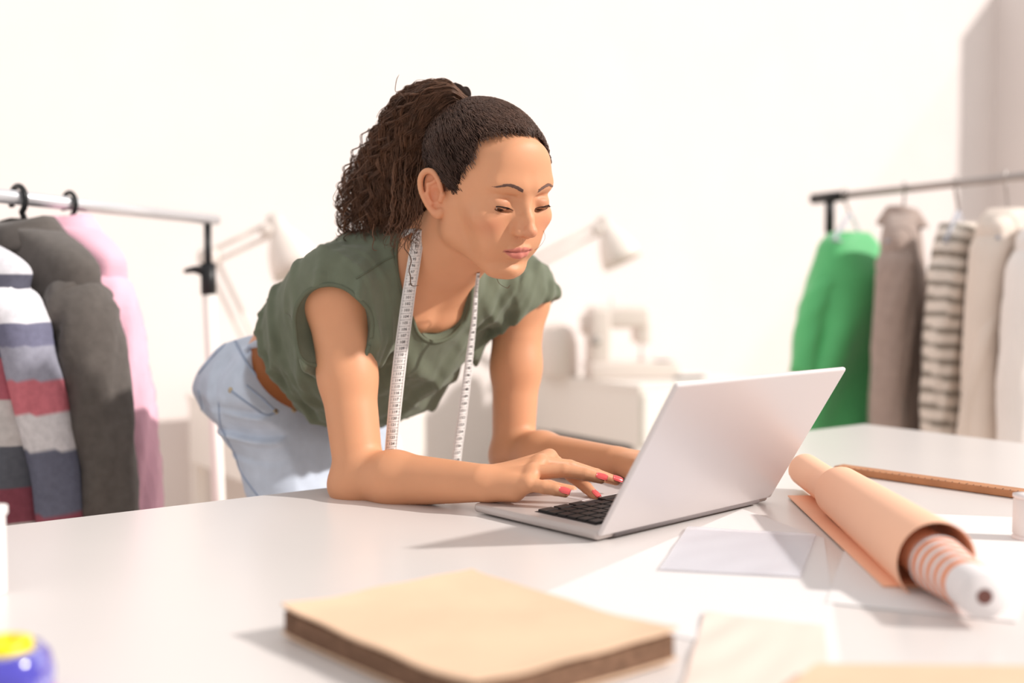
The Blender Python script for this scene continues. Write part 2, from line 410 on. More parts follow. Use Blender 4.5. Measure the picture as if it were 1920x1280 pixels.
# ------------------------------------------------------------------ garments
def noise1(seed, n=6):
    r = np.random.default_rng(seed); a = r.normal(size=n); ph = r.uniform(0, 6.28, n); fq = r.integers(2, 9, n)
    return lambda th, z: 2.2*sum(a[i]*np.sin(fq[i]*th+ph[i]+z*(2+i)) for i in range(n))/n
def color_attr(o, f):
    """per-corner base colour from a function of world vertex positions"""
    me = o.data; at_ = me.color_attributes.new('cloth', 'FLOAT_COLOR', 'POINT')
    V = np.empty(len(me.vertices)*3, np.float32); me.vertices.foreach_get('co', V); V = V.reshape(-1, 3)+WL[o.name]
    C = np.c_[f(V), np.ones(len(V))].astype(np.float32); at_.data.foreach_set('color', C.ravel())
def garment(name, N, u, m, label, cat, hw=.2, length=.75, flare=.03, depth=.085, drop=.06, fold=.012, seed=1, sleeve=.6, slw=.06, sl_out=.06, collar=None, group=None,
            color=None, sl_color=None, lean=(0, 0), neck_w=.065, sl_sides=(-1, 1), nsec=46, m2=None, vneck=0):
    """N: world point at the neck (where the hanger enters); u: unit vector along the shoulders"""
    u = nrm(u); v = np.array([-u[1], u[0], 0]); N = np.asarray(N, float)
    t = empty(name, N-ZZ*(length), label, cat, group)
    f = noise1(seed); n = 72; th = np.arange(n)*2*math.pi/n
    rings = []
    for i in range(nsec):
        q = i/(nsec-1); z = length*q**1.25
        sh = np.clip(z/drop, 0, 1)
        ru = neck_w+(hw-neck_w)*math.sin(sh*math.pi/2)**.9 if z < drop else hw+(flare)*((z-drop)/(length-drop))
        if z > drop: ru -= .022*math.sin(min(1, (z-drop)/.25)*math.pi)*(1 if flare < .1 else 0)
        rv = .045+(depth-.045)*min(1, z/.14)
        amp = fold*min(1, max(0, z-.05)/.25)
        ct, st = np.cos(th), np.sin(th); e = .75
        cu = np.sign(ct)*np.abs(ct)**e; cv = np.sign(st)*np.abs(st)**e
        d = 1+0*th
        off = amp*f(th, z*2)
        c = N-ZZ*z+u*lean[0]*q+v*lean[1]*q
        ring = c+np.outer(cu*ru, u)+np.outer(cv*rv, v)+np.outer(off*ct, u)+np.outer(off*st*1.8, v)
        if z < .05: ring = ring+ZZ*0
        rings.append(ring)
    b = MB().rings(rings, (True, True)).build('body', m, t, True)
    if color: color_attr(b, color)
    for s_ in sl_sides:
        ns = max(34, int(nsec*.62)); a = N+u*s_*(hw-.03)-ZZ*(drop+slw*.75)
        P = spline([a-u*s_*.055+ZZ*.012, a-u*s_*.01-ZZ*.01, a+u*s_*.022-ZZ*.06, a+u*s_*(.03+sl_out*.5)-ZZ*sleeve*.5+v*.01, a+u*s_*(.03+sl_out)-ZZ*sleeve], ns)
        TP = np.gradient(P, axis=0); TP /= np.linalg.norm(TP, axis=1)[:, None]; QP = np.cross(TP, v)
        R = np.linspace(1, .68, ns)*slw
        g = noise1(seed+9+s_); rs = []
        th2 = np.arange(28)*2*math.pi/28
        for i in range(ns):
            am = .10*math.sin(min(1, max(0, i/ns-.12)*2.2)*1.57)
            rr = R[i]*(1+am*g(th2, i/ns*7.5)*.9)*(.58+.42*math.sin(min(1, i/ns/.24)*1.5708))
            rs.append(P[i]+np.outer(np.cos(th2)*rr*.95, QP[i])+np.outer(np.sin(th2)*rr*(.82+.3*min(1, i/ns/.3)), v))
        o = MB().rings(rs, (True, True)).build('sleeve', m2 or m, t, True)
        if color: color_attr(o, sl_color or color)
        if collar == 'shirt':
            rs2 = [P[-1]+ZZ*zz+np.outer(np.cos(th2)*R[-1]*k, u)+np.outer(np.sin(th2)*R[-1]*k*1.15, v) for zz, k in ((.05, .98), (.048, 1.07), (-.012, 1.05), (-.014, .9))]
            o = MB().rings(rs2, (False, True)).build('cuff', m, t, True)
            if color: color_attr(o, color)
    if collar:
        hgt = .026 if collar == 'shirt' else .024
        rs = []
        for zz, k in ((-.03, 1.1), (hgt*.5, .92), (hgt, .80), (hgt*1.02, .86), (hgt*.6, 1.0), (-.02, 1.42), (-.028, 1.38)):
            rs.append(N+ZZ*zz+np.outer(np.cos(th)*neck_w*.9*k, u)+np.outer(np.sin(th)*.05*k, v)-ZZ*.012*np.outer(np.maximum(0, np.sin(th+math.pi)), [1, 1, 1])*ZZ)
        o = MB().rings(rs, (False, False)).build('collar', m, t, True)
        if color: color_attr(o, color)
    return t
def hanger(P, N, u, m, label, group, hook_r=.02, wire=.0042, hw=.19, bar=True, marm=None, clip=None, ):
    """P: top of the rod where the hook sits; N: neck of the hanger"""
    u = nrm(u); P = np.asarray(P, float); N = np.asarray(N, float)
    t = empty('coat_hanger', N, label, 'hanger', group)
    a = np.linspace(math.pi*1.15, -.35*math.pi, 16)
    c = P-ZZ*(hook_r-.004)
    pts = [c+u*hook_r*math.cos(x)+ZZ*hook_r*math.sin(x) for x in a]
    last = pts[-1]
    pts += list(spline([last, (last+N)/2+ZZ*.0+u*.003, N], 8)[1:])
    MB().tube(pts, wire, 10).build('hook', m, t, True)
    if bar:
        mm = marm or m
        arm = [N-ZZ*.0, N+u*.03-ZZ*.008, N+u*hw*.6-ZZ*.05, N+u*hw-ZZ*.085]
        arm2 = [N-ZZ*.0, N-u*.03-ZZ*.008, N-u*hw*.6-ZZ*.05, N-u*hw-ZZ*.085]
        MB().tube(spline(arm, 14), .005, 8).build('shoulder_arm', mm, t, True)
        MB().tube(spline(arm2, 14), .006, 8).build('shoulder_arm', mm, t, True)
        MB().tube([arm[-1]+u*-.01, arm2[-1]+u*.01], .004, 8).build('trouser_bar', mm, t, True)
    return t

# ---- left rack
LE = at(405, 412, 2.4); LS = atz(-90, 357, LE[2]); ld = nrm(LE-LS)
t = empty('clothes_rack', [LE[0], LE[1], 0], 'white tubular clothes rack at left with black-hooked hangers', 'rack', None)
MB().tube([LS, LE], .0125, 20).build('rail', M['chrome'], t, True)
post = LE-ld*.035
pb = post-ZZ*.145*1
MB().tube([post-ZZ*.01, pb], .0085, 14).build('inner_post', M['black'], t, True)
cl = MB().lathe(pb+ZZ*.045, -ZZ, [(0, .009), (0, .017), (.07, .017), (.075, .012), (.075, .001)], 20).build('clamp_collar', M['black'], t, True)
cl2 = MB().tube(spline([pb+ZZ*.02, pb+ZZ*.03-np.array([.025, .01, 0]), pb+ZZ*.025-np.array([.05, .02, 0])], 8), [.010]*4+[.008, .007, .006, .004], 10).build('clamp_lever', M['black'], cl, True)
pf = post.copy(); pf[2] = .03; pf[0] += .035
MB().tube([pb, pf], .0145, 18).build('post', M['white'], t, True)
s_ = nrm([ld[1], -ld[0], 0]); MB().tube([pf-s_*.25, pf+s_*.25], .0145, 14).build('foot_bar', M['white'], t, True)
p0 = LS-ZZ*.0; MB().tube([p0+ld*.03, np.array([p0[0]+ld[0]*.03, p0[1]+ld[1]*.03, .02])], .0145, 14).build('post', M['white'], t, True)
def on_rail(A, B, px):
    lo, hi = 0., 1.
    f = lambda k: (lambda P: 960+FPX*P[0]/(cp*P[1]-sp*(P[2]-CZ)))(A+(B-A)*k)
    for _ in range(40):
        mid = (lo+hi)/2
        if f(mid) < px: lo = mid
        else: hi = mid
    return A+(B-A)*(lo+hi)/2
uL = nrm([.80, -.60, 0])
gl = 'black hangers on the left rack'
M['blazer'] = mat('grey_wool', (92, 86, 82), .9, .15, var=.12, vscale=60, bump=.25, bscale=700, sheen=.2)
M['pink'] = mat('pink_cotton', (238, 186, 203), .8, .2, var=.05, vscale=12, bump=.15, bscale=400, sheen=.2)
M['plaid'] = mat('striped_cotton', (200, 200, 205), .85, .15, var=.10, vscale=90, bump=.2, bscale=500, attr='cloth')
def dep(P): return P[1]/U
# pink shirt (farthest)
P = on_rail(LS, LE, 130); N = at(124, 428, dep(P)+.02)
hanger(P+ZZ*.0165, N, uL, M['black'], 'black hanger carrying the pink shirt on the left rack', gl, .022, .0045, hw=.12)
garment('shirt', N, uL, M['pink'], 'pale pink shirt hanging on the left rack, nearest the rack pole', 'shirt', hw=.165, length=.78, flare=.03, depth=.055, drop=.07, seed=4, sleeve=.56, slw=.048, sl_out=.06, collar='shirt')
P = on_rail(LS, LE, 34); N = at(50, 432, dep(P)+.01)
hanger(P+ZZ*.0165, N, uL, M['black'], 'black hanger carrying the dark grey jacket on the left rack', gl, .024, .0052, hw=.14)
garment('jacket', N, uL, M['blazer'], 'dark grey wool jacket hanging between striped and pink shirts', 'jacket', hw=.195, length=.80, flare=.035, depth=.062, drop=.075, seed=12, sleeve=.60, slw=.060, sl_out=.05, collar='coat', fold=.009, neck_w=.07)
# striped shirt (nearest)
bands = [(1.2, (205, 202, 208)), (.517, (206, 203, 210)), (.567, (84, 84, 98)), (.592, (190, 186, 190)), (.672, (92, 92, 106)), (.752, (150, 88, 98)), (.84, (182, 176, 174)), (.922, (82, 84, 92)), (2, (120, 66, 78))]
def plaid(d0, shift, edges=None, cols=None):
    E0, C0 = edges, cols
    def f(V):
        yy = np.array([640-FPX*((V[:, 2]-CZ)*cp+V[:, 1]*sp)/(d0*U)])[0]
        out = np.zeros((len(V), 3))
        q = ((CZ-V[:, 2])/(d0*U)*FPX+540+shift)   # height on the shirt in photo pixels at its own distance
        edges = [0, 513, 563, 592, 672, 752, 838, 920, 985, 1060, 1140, 3000]
        cols = [(208, 206, 212), (92, 92, 106), (196, 192, 194), (98, 98, 112), (168, 92, 104), (190, 184, 182), (88, 90, 98), (128, 70, 82), (190, 184, 182), (92, 92, 106), (168, 92, 104)]
        if E0: edges, cols = E0, C0
        for i in range(len(cols)): out[(q >= edges[i]) & (q < edges[i+1])] = lin(cols[i])
        return out
    return f
P = LS+ld*.02; N = at(-122, 442, 1.70)
hanger(P+ZZ*.0165, N, uL, M['black'], 'black hanger carrying the striped shirt on the left rack', gl, .022, .0045, hw=.12)
tS = garment('shirt', N, nrm([.97, -.24, 0]), M['plaid'], 'grey, white and red block-striped shirt, nearest the camera on left rack', 'shirt', hw=.175, length=.76, flare=.02, depth=.058, drop=.065, seed=21, sleeve=.60, slw=.050, sl_out=.075, color=plaid(1.62, 0), nsec=260, sl_color=plaid(1.55, 0, [0, 470, 505, 610, 655, 722, 790, 862, 990, 1060, 3000], [(232, 228, 232), (226, 150, 160), (226, 224, 230), (112, 112, 134), (150, 150, 164), (196, 112, 122), (206, 202, 204), (100, 102, 118), (140, 78, 90), (206, 202, 204)]))

# ---- right rack
RS = at(1525, 373, 3.3); RE = atz(2050, 316, RS[2]); rd = nrm(RE-RS)
t = empty('clothes_rack', [RS[0], RS[1], 0], 'grey metal clothes rack at right with a black corner joint', 'rack')
MB().tube([RS+rd*.10, RE], .011, 18).build('rail', M['steel'], t, True)
cj = RS+rd*.075
jn = MB().tube([RS, RS+rd*.14], .0165, 16); jn.build('corner_joint', M['black'], t, True)
MB().tube([cj, cj-ZZ*.11], .0145, 16).build('joint_socket', M['black'], t, True)
MB().tube([cj-ZZ*.10, np.array([cj[0], cj[1], .02])], .0115, 16).build('post', M['steel'], t, True)
s_ = nrm([rd[1], -rd[0], 0]); MB().tube([np.array([cj[0], cj[1], .02])-s_*.25, np.array([cj[0], cj[1], .02])+s_*.25], .0115, 14).build('foot_bar', M['steel'], t, True)
pe = RE-rd*.05; MB().tube([pe, np.array([pe[0], pe[1], .02])], .0115, 14).build('post', M['steel'], t, True)
M['clear'] = mat('clear_plastic', (222, 226, 238), .15, .5, trans=.5)
M['green'] = mat('green_cotton', (96, 196, 124), .6, .3, var=.08, vscale=8, sheen=.3)
M['taupe'] = mat('taupe_wool', (168, 150, 141), .9, .15, var=.08, vscale=40, sheen=.2)
M['stripe'] = mat('striped_jersey', (220, 210, 200), .85, .15, attr='cloth')
M['beige'] = mat('beige_chiffon', (226, 213, 202), .7, .2, var=.04, vscale=10)
M['offwhite'] = mat('white_linen', (240, 234, 230), .75, .2, var=.03, vscale=10)
uR = nrm([.52, .85, 0])
gr = 'clear hangers on the right rack'
def rhang(px_, nx, ny, dd, lab, u=uR):
    P = on_rail(RS, RE, px_); N = at(nx, ny, dep(P)+dd)
    hanger(P+ZZ*.0145, N, u, M['steel'], lab, gr, .018, .0036, marm=M['clear'])
    return P, N
P, N = rhang(1583, 1594, 402, .02, 'clear hanger carrying the green dress, first on the right rack')
N2 = N-ZZ*.055
garment('dress', N2, nrm([.80, .60, 0]), M['green'], 'bright green flared dress hanging first on the right rack', 'dress', hw=.125, length=.95, flare=.20, depth=.085, drop=.05, seed=31, fold=.020, sleeve=.34, slw=.05, sl_out=.10, lean=(-.02, 0), sl_sides=(-1, 1))
P, N = rhang(1695, 1692, 402, .02, 'clear hanger inside the taupe jacket on the right rack')
garment('jacket', N, nrm([.44, .90, 0]), M['taupe'], 'taupe wool jacket hanging between green dress and striped top', 'jacket', hw=.19, length=.95, flare=.02, depth=.055, drop=.09, seed=42, fold=.012, sleeve=.62, slw=.050, sl_out=.02, collar='coat', neck_w=.06)
P, N = rhang(1790, 1797, 398, .02, 'clear hanger carrying the striped top on the right rack')
def stripes(V):
    q = ((V[:, 2]+.12*(V[:, 0]-1.0)) % .040)/.040
    return np.where((q < .34)[:, None], np.array([lin((138, 130, 120))]), np.array([lin((226, 216, 206))]))
garment('top', N-ZZ*.03, uR, M['stripe'], 'cream top with grey horizontal stripes on the right rack', 'top', hw=.185, length=.92, flare=.03, depth=.055, drop=.08, seed=57, fold=.012, sleeve=.62, slw=.048, sl_out=.01, color=stripes, nsec=230)
P, N = rhang(1885, 1890, 392, .02, 'clear hanger carrying the beige blouse on the right rack')
garment('blouse', N-ZZ*.0, nrm([.62, .78, 0]), M['beige'], 'sheer beige blouse hanging right of the striped top', 'blouse', hw=.19, length=.92, flare=.05, depth=.06, drop=.055, seed=63, fold=.02, sleeve=.6, slw=.048, sl_out=.02)
P, N = rhang(1975, 1985, 395, .02, 'clear hanger carrying the white blouse at the right photo edge')
garment('blouse', N-ZZ*.02, nrm([.75, .66, 0]), M['offwhite'], 'white linen blouse at the right photo edge of the rack', 'blouse', hw=.19, length=.9, flare=.04, depth=.06, drop=.06, seed=71, fold=.018, sleeve=.6, slw=.048, sl_out=.02)
# ------------------------------------------------------------------ laptop
M['alu'] = mat('laptop_aluminium', (214, 208, 208), .38, .5, metal=.25)
M['alu_dark'] = mat('laptop_deck', (196, 186, 182), .4, .5, metal=.25)
M['key'] = mat('key_plastic', (46, 41, 40), .5, .3)
M['screen'] = mat('screen_glass', (14, 14, 18), .08, .5)
M['hinge'] = mat('hinge_grey', (120, 112, 112), .5, .4)
M['rubber'] = mat('rubber_foot', (40, 38, 60), .6, .3)
HL = ont(1120, 1018); HR = ont(1441, 942); A_ = ont(888, 962)
vL = nrm(HR-HL); LW = np.linalg.norm(HR-HL); uLp = np.array([-vL[1], vL[0], 0]); LD = abs((A_-HL)@uLp)
BT = .0115
lc = HL+vL*LW/2+uLp*LD/2
LAX = np.array([vL, uLp, ZZ])
t_lap = empty('laptop', lc, 'silver laptop open on the white table in front of the woman', 'laptop')
bevel(MB().box(lc+ZZ*(BT/2+.002), (LW/2, LD/2, BT/2), LAX).build('base', M['alu_dark'], t_lap), .005, 3)
for i in (-1, 1):
    for j in (-1, 1): MB().lathe(lc+vL*i*(LW/2-.03)+uLp*j*(LD/2-.02), ZZ, [(0, .001), (0, .006), (.003, .006), (.003, .001)], 12).build('rubber_foot', M['rubber'], t_lap)
def deck(a, b, z=0): return HL+uLp*a*LD+vL*b*LW+ZZ*(BT+.002+z)
bevel(MB().box(deck(.775, .5, -.0002), (.055, .036, .0006), LAX).build('touchpad', M['alu'], t_lap), .0004, 1)
kb = MB().box(deck(.335, .5, -.0004), (LW*.44, LD*.235, .0008), LAX).build('keyboard', M['dark'], t_lap)
for r in range(6):
    n = 14 if r < 5 else 11
    kh = LD*.47/6.2
    for k in range(n):
        wk = LW*.87/n
        c = deck(.335+(.235-.04-.078*r)*-1*1.0, .5, .0016)
        c = deck(.335-.235+.04+.078*r, .065+(k+.5)*.87/n, .0016)
        hw = wk*.42
        if r == 5:
            if 3 < k < 7: continue
            if k == 3: c = deck(.335-.235+.04+.078*r, .5, .0016); hw = LW*.11
        bevel(MB().box(c, (hw, kh*.42, .0014), LAX).build('key', M['key'], kb), .0006, 1)
# lid leaning towards the camera
TL = at(1275, 712, 1.063)
lean = nrm(TL-(HL+ZZ*BT)); lean = nrm(lean-vL*(lean@vL)); LH = np.linalg.norm(TL-(HL+ZZ*BT))
ln = np.cross(vL, lean); ln = ln if ln@(-uLp) > 0 else -ln        # outward (back) normal
LAX2 = np.array([vL, lean, ln])
LHc = HL+vL*LW/2+ZZ*(BT*.75)
bevel(MB().box(LHc+lean*LH/2+ln*.0005, (LW/2, LH/2, .0032), LAX2).build('lid', M['alu'], t_lap), .003, 3)
scr = MB().box(LHc+lean*(LH/2+.004)-ln*.0030, (LW/2-.006, LH/2-.012, .0006), LAX2).build('screen', M['screen'], t_lap)
MB().tube([HL+vL*LW*.08+ZZ*(BT*.60), HL+vL*LW*.92+ZZ*(BT*.60)], .0042, 12).build('hinge', M['hinge'], t_lap, True)

# ------------------------------------------------------------------ things lying on the table
M['kraft'] = mat('kraft_paper', (226, 193, 164), .8, .2, var=.05, vscale=14, bump=.1, bscale=300)
M['kraft_edge'] = mat('kraft_page_edges', (120, 92, 74), .9, .15, var=.25, vscale=150)
M['paper'] = mat('white_paper', (228, 224, 223), .8, .2)
M['film'] = mat('clear_film', (236, 236, 244), .25, .4, alpha=.45)
M['tissue'] = mat('cream_tissue', (240, 222, 210), .8, .2, alpha=.9)
M['wood'] = mat('ruler_wood', (186, 130, 92), .55, .3, var=.12, vscale=30)
M['peach'] = mat('peach_paper', (252, 198, 166), .6, .3, var=.02, vscale=8)
M['orange'] = mat('orange_paper', (238, 150, 104), .6, .3)
M['core'] = mat('paper_core', (232, 226, 226), .7, .3)
M['core_hole'] = mat('core_inside', (120, 84, 78), .9, .1)
# kraft pile: two covers with a dark block of sheets
kb_ = ont(885, 1078, .022); kl = ont(528, 1146, .022); kr = ont(1270, 1192, .022)
kn = kl+(kr-kb_)
kc = (kb_+kl+kr+kn)/4; kc[2] = TZ
t = empty('kraft_notebook', kc, 'soft kraft paper notebook lying at the front of the table', 'notebook')
def sheet(c4, z0, th, m, name, parent, curl=0.0, sag=0.0, nu=24, nv=24, rnd=.03, wav=0.0, seed=0, label=None):
    """a thin slab spanned by four table corners, edges slightly curled"""
    b_, l_, n_, r_ = [np.array([p[0], p[1], 0]) for p in c4]
    rr = noise1(seed+3)
    V = []; 
    for s_ in (1, 0):
        for i in range(nu+1):
            for j in range(nv+1):
                a, q = i/nu, j/nv
                p = b_*(1-a)*(1-q)+l_*a*(1-q)+n_*a*q+r_*(1-a)*q
                z = z0+th*s_+curl*((2*a-1)**4*.6+(2*q-1)**6)+wav*.4*rr(a*2.2, q*3)
                V.append(p+ZZ*(TZ+z))
    k = (nu+1)*(nv+1); F = []
    for i in range(nu):
        for j in range(nv):
            a = i*(nv+1)+j; F.append((a, a+1, a+nv+2, a+nv+1)); F.append((k+a, k+a+nv+1, k+a+nv+2, k+a+1))
    edge = [i*(nv+1) for i in range(nu+1)]+[nu*(nv+1)+j for j in range(1, nv+1)]+[i*(nv+1)+nv for i in range(nu-1, -1, -1)]+[j for j in range(nv-1, 0, -1)]
    for i in range(len(edge)):
        a, b2 = edge[i], edge[(i+1) % len(edge)]; F.append((a, k+a, k+b2, b2)[::-1])
    o = obj(name, V, F, m, parent, True)
    if label: o['label'] = label
    md = o.modifiers.new('edge', 'EDGE_SPLIT'); md.split_angle = math.radians(50)
    return o
def shrink(c4, k): 
    c = sum(c4)/4; return [c+(p-c)*k for p in c4]
K4 = [kb_, kl, kn, kr]
sheet(K4, .0012, .0016, M['kraft'], 'back_cover', t, .002, seed=1)
sheet(shrink(K4, .985), .0032, .0165, M['kraft_edge'], 'pages', t, .002, seed=2, label='dark brown page block')
sheet(K4, .0208, .0022, M['kraft'], 'front_cover', t, .004, wav=.0015, seed=5)
# clear pattern sheet beside the laptop
F4 = [ont(1290, 992), ont(1236, 1072), ont(1500, 1086), ont(1530, 1006)]
tag(sheet(F4, .0026, .0008, M['film'], 'pattern_film', None, .0, wav=.001, seed=8), 'small clear plastic sheet lying in front of the laptop lid', 'plastic sheet')
W4 = [ont(1330, 966), ont(1180, 1105), ont(1590, 1235), ont(1545, 1000)]
W4 = [ont(1392, 955), ont(980, 1130), ont(1580, 1262), ont(1545, 1010)]
tag(sheet(W4, .0004, .0004, M['paper'], 'pattern_paper', None, 0, seed=9), 'large white pattern paper under the clear plastic sheet', 'paper')
W5 = [ont(1600, 1010), ont(1540, 1128), ont(1800, 1150), ont(1850, 1010)]
tag(sheet([ont(1610, 960), ont(1548, 1132), ont(1905, 1168), ont(1990, 975)], .0004, .0012, M['paper'], 'pattern_paper', None, 0, seed=10), 'white pattern paper lying under the peach paper roll', 'paper')
T4 = [ont(1330, 1150), ont(1275, 1230), ont(1700, 1300), ont(1700, 1190)]
tag(sheet([ont(1322, 1152), ont(1268, 1330), ont(1560, 1350), ont(1545, 1178)], .0016, .001, M['tissue'], 'tissue_paper', None, 0, wav=.001, seed=11), 'cream tissue paper right of the kraft notebook', 'paper')
T5 = [ont(1530, 1246, .01), ont(1420, 1330, .01), ont(1990, 1330, .01), ont(1990, 1250, .01)]
tag(sheet(T5, .003, .008, M['kraft'], 'kraft_folder', None, .0, seed=12), 'blurred kraft folder at the bottom right photo corner', 'folder')
# wooden ruler
r0 = ont(1572, 884); r1 = ont(2010, 946); rdv = nrm(r1-r0); rn = np.array([-rdv[1], rdv[0], 0])
rc = (r0+r1)/2; rc[2] = TZ
t = empty('wooden_ruler', rc, 'long wooden ruler lying behind the peach paper roll', 'ruler')
RL = np.linalg.norm(r1-r0)
bevel(MB().box(rc+ZZ*.0055, (RL/2, .014, .005), np.array([rdv, rn, ZZ])).build('ruler_bar', M['wood'], t), .001, 1)
mk = MB()
for i in range(int(RL/.01)):
    L_ = .006 if i % 10 == 0 else (.0045 if i % 5 == 0 else .003)
    mk.box(r0*np.array([1, 1, 0])+ZZ*(TZ+.0107)+rdv*(.005+i*.01)+rn*(-.0135+L_/2), (.0004, L_/2, .0002), np.array([rdv, rn, ZZ]))
mk.build('scale_marks', M['dark'], t)
# peach paper roll
q0 = ont(1838, 1118, .03); q1 = ont(1500, 872, .03)
RR = .0185*U; q0 = ont(1846, 1118, RR+.0095); q1 = ont(1508, 880, RR+.0095)
ra = nrm(q1-q0); rs_ = np.array([-ra[1], ra[0], 0]); RLn = np.linalg.norm(q1-q0)
t = empty('paper_roll', np.r_[(q0+q1)[:2]/2, TZ], 'peach paper roll on a white core lying on the table', 'paper roll')
MB().lathe(q0, ra, [(0, .006), (0, RR), (.002, RR+.0008), (RLn, RR), (RLn, .006)], 40).build('core', M['core'], t, True, label='white roll core')
MB().lathe(q0-ra*.0006, ra, [(0, .0), (0, .0065)], 24).build('core_hole', M['core_hole'], t, True)
for k in range(5):                                             # stepped turns at the near end
    a0 = .035+.014*k
    MB().lathe(q0, ra, [(a0, RR), (a0, RR+.0016+.0013*k), (a0+.007, RR+.0020+.0013*k), (a0+.0075, RR)], 40).build('paper_turn', M['orange'] if k % 1 == 0 else M['core'], t, True, label='orange paper turn')
    MB().lathe(q0, ra, [(a0+.0072, RR), (a0+.0072, RR+.0022+.0013*k), (a0+.0145, RR+.0026+.0013*k), (a0+.0147, RR)], 40).build('paper_turn', M['core'], t, True, label='white paper turn')
def scroll(a0, a1, r_in, r_out0, r_out1, th0, th1, m, name, thick=.0012, label=None, dz=0, nn=60, na=24):
    """paper wound from angle th0 to th1 about the core (0 = towards the camera-left side)"""
    side = -rs_ if (-rs_)[0] < 0 else rs_
    Vv = []
    for s_ in (0, 1):
        for i in range(na+1):
            x = a0(0)+(a1(0)-a0(0))*i/na if callable(a0) else a0+(a1-a0)*i/na
            fr = i/na
            for j in range(nn+1):
                g = j/nn; th = th0+(th1-th0)*g
                r = (r_out0*(1-fr)+r_out1*fr)*(1-g)+r_in*g + thick*s_
                Vv.append(q0+ra*x+side*r*math.cos(th)+ZZ*(r*math.sin(th)+dz))
    k = (na+1)*(nn+1); F = []
    for i in range(na):
        for j in range(nn):
            a = i*(nn+1)+j; F.append((a, a+1, a+nn+2, a+nn+1)); F.append((k+a, k+a+nn+1, k+a+nn+2, k+a+1))
    for i in range(na):
        for j in (0, nn):
            a = i*(nn+1)+j; F.append((a, a+nn+1, k+a+nn+1, k+a))
    for j in range(nn):
        for i in (0, na):
            a = i*(nn+1)+j; F.append((a, a+1, k+a+1, k+a))
    o = obj(name, Vv, F, m, t, True)
    if label: o['label'] = label
    md = o.modifiers.new('edge', 'EDGE_SPLIT'); md.split_angle = math.radians(50)
    return o
scroll(.105, RLn-.005, RR+.0022, RR+.0045, RR+.003, -.3, 2*math.pi+.6, M['peach'], 'wound_paper')
scroll(.10, RLn*.70, RR+.0105, RR+.022, RR+.012, -.95, 3.9, M['peach'], 'loose_wrap', .001, dz=.004)
# flap of the sheet lying flat along the left side
sd = -rs_ if (-rs_)[0] < 0 else rs_
g0 = q0+ra*.12+sd*(RR+.004); g1 = q0+ra*(RLn-.06)+sd*(RR+.001)
fl = [np.array([*(g1+sd*.016)[:2], 0]), np.array([*(g0+sd*.022)[:2], 0]), np.array([*(g0-sd*.02)[:2], 0]), np.array([*(g1-sd*.02)[:2], 0])]
o = sheet(fl, .0022, .0016, M['peach'], 'loose_end', t, 0, seed=14)
# white box corner at left edge
bx = ont(8, 1165)
bc = np.array([bx[0]-.098, bx[1]+.05, TZ])
t = empty('card_box', bc, 'white card box cut off by the left photo edge', 'box')
WA = np.array([nrm([.97, -.25, 0]), nrm([.25, .97, 0]), ZZ])
hB = (ray(12, 985)[2]/ray(12, 985)[1]*bx[1]+CZ)-TZ
bevel(MB().box(bc+ZZ*hB/2, (.05, .05, hB/2), WA).build('box_body', M['paper'], t), .002)
bevel(MB().box(bc+ZZ*(hB-.004), (.0515, .0515, .005), WA).build('lid', M['paper'], t), .002)
# blue pin dish with yellow inside
M['blue'] = mat('blue_plastic', (84, 78, 200), .12, .6, trans=.35, coat=.5)
M['yellow'] = mat('yellow_plastic', (240, 214, 20), .4, .4)
M['magenta'] = mat('magenta_plastic', (220, 60, 190), .4, .4)
dc = ont(12, 1314); dc[2] = TZ
t = empty('tape_dispenser', dc, 'translucent blue plastic reel with a yellow ring, bottom left corner', 'reel')
R_ = .031
MB().lathe(dc, ZZ, [(0, .004), (0, R_*.86), (.008, R_), (.02, R_*1.02), (.032, R_*.92), (.037, R_*.78), (.037, R_*.62), (.034, R_*.56), (.033, R_*.3), (.033, .001)], 48).build('reel_body', M['blue'], t, True, label='translucent blue body')
MB().lathe(dc, ZZ, [(.034, R_*.16), (.042, R_*.2), (.044, R_*.38), (.042, R_*.56), (.036, R_*.58)], 40).build('ring', M['yellow'], t, True, label='yellow ring')
MB().lathe(dc, ZZ, [(.002, R_*.6), (.003, R_*1.03), (.005, R_*1.03), (.006, R_*.6)], 40).build('bottom_ring', M['magenta'], t, True, label='magenta rim')
# thread cones at the right photo edge
for (px_, py_, h_, r_, lab) in ((1925, 1012, .05, .0155, 'white thread spool cut off by the right photo edge, near the ruler'),):
    c = ont(px_, py_); c[2] = TZ+.0016
    t = empty('thread_spool', c, lab, 'spool')
    MB().lathe(c, ZZ, [(0, .001), (0, r_), (.003, r_), (.004, r_*.85), (h_-.004, r_*.85), (h_-.003, r_), (h_, r_), (h_, .001)], 28).build('spool_core', M['core'], t, True)
    MB().lathe(c, ZZ, [(.004, r_*.8), (.006, r_*.97), (h_-.006, r_*.97), (h_-.004, r_*.8)], 28).build('thread', M['paper'], t, True)
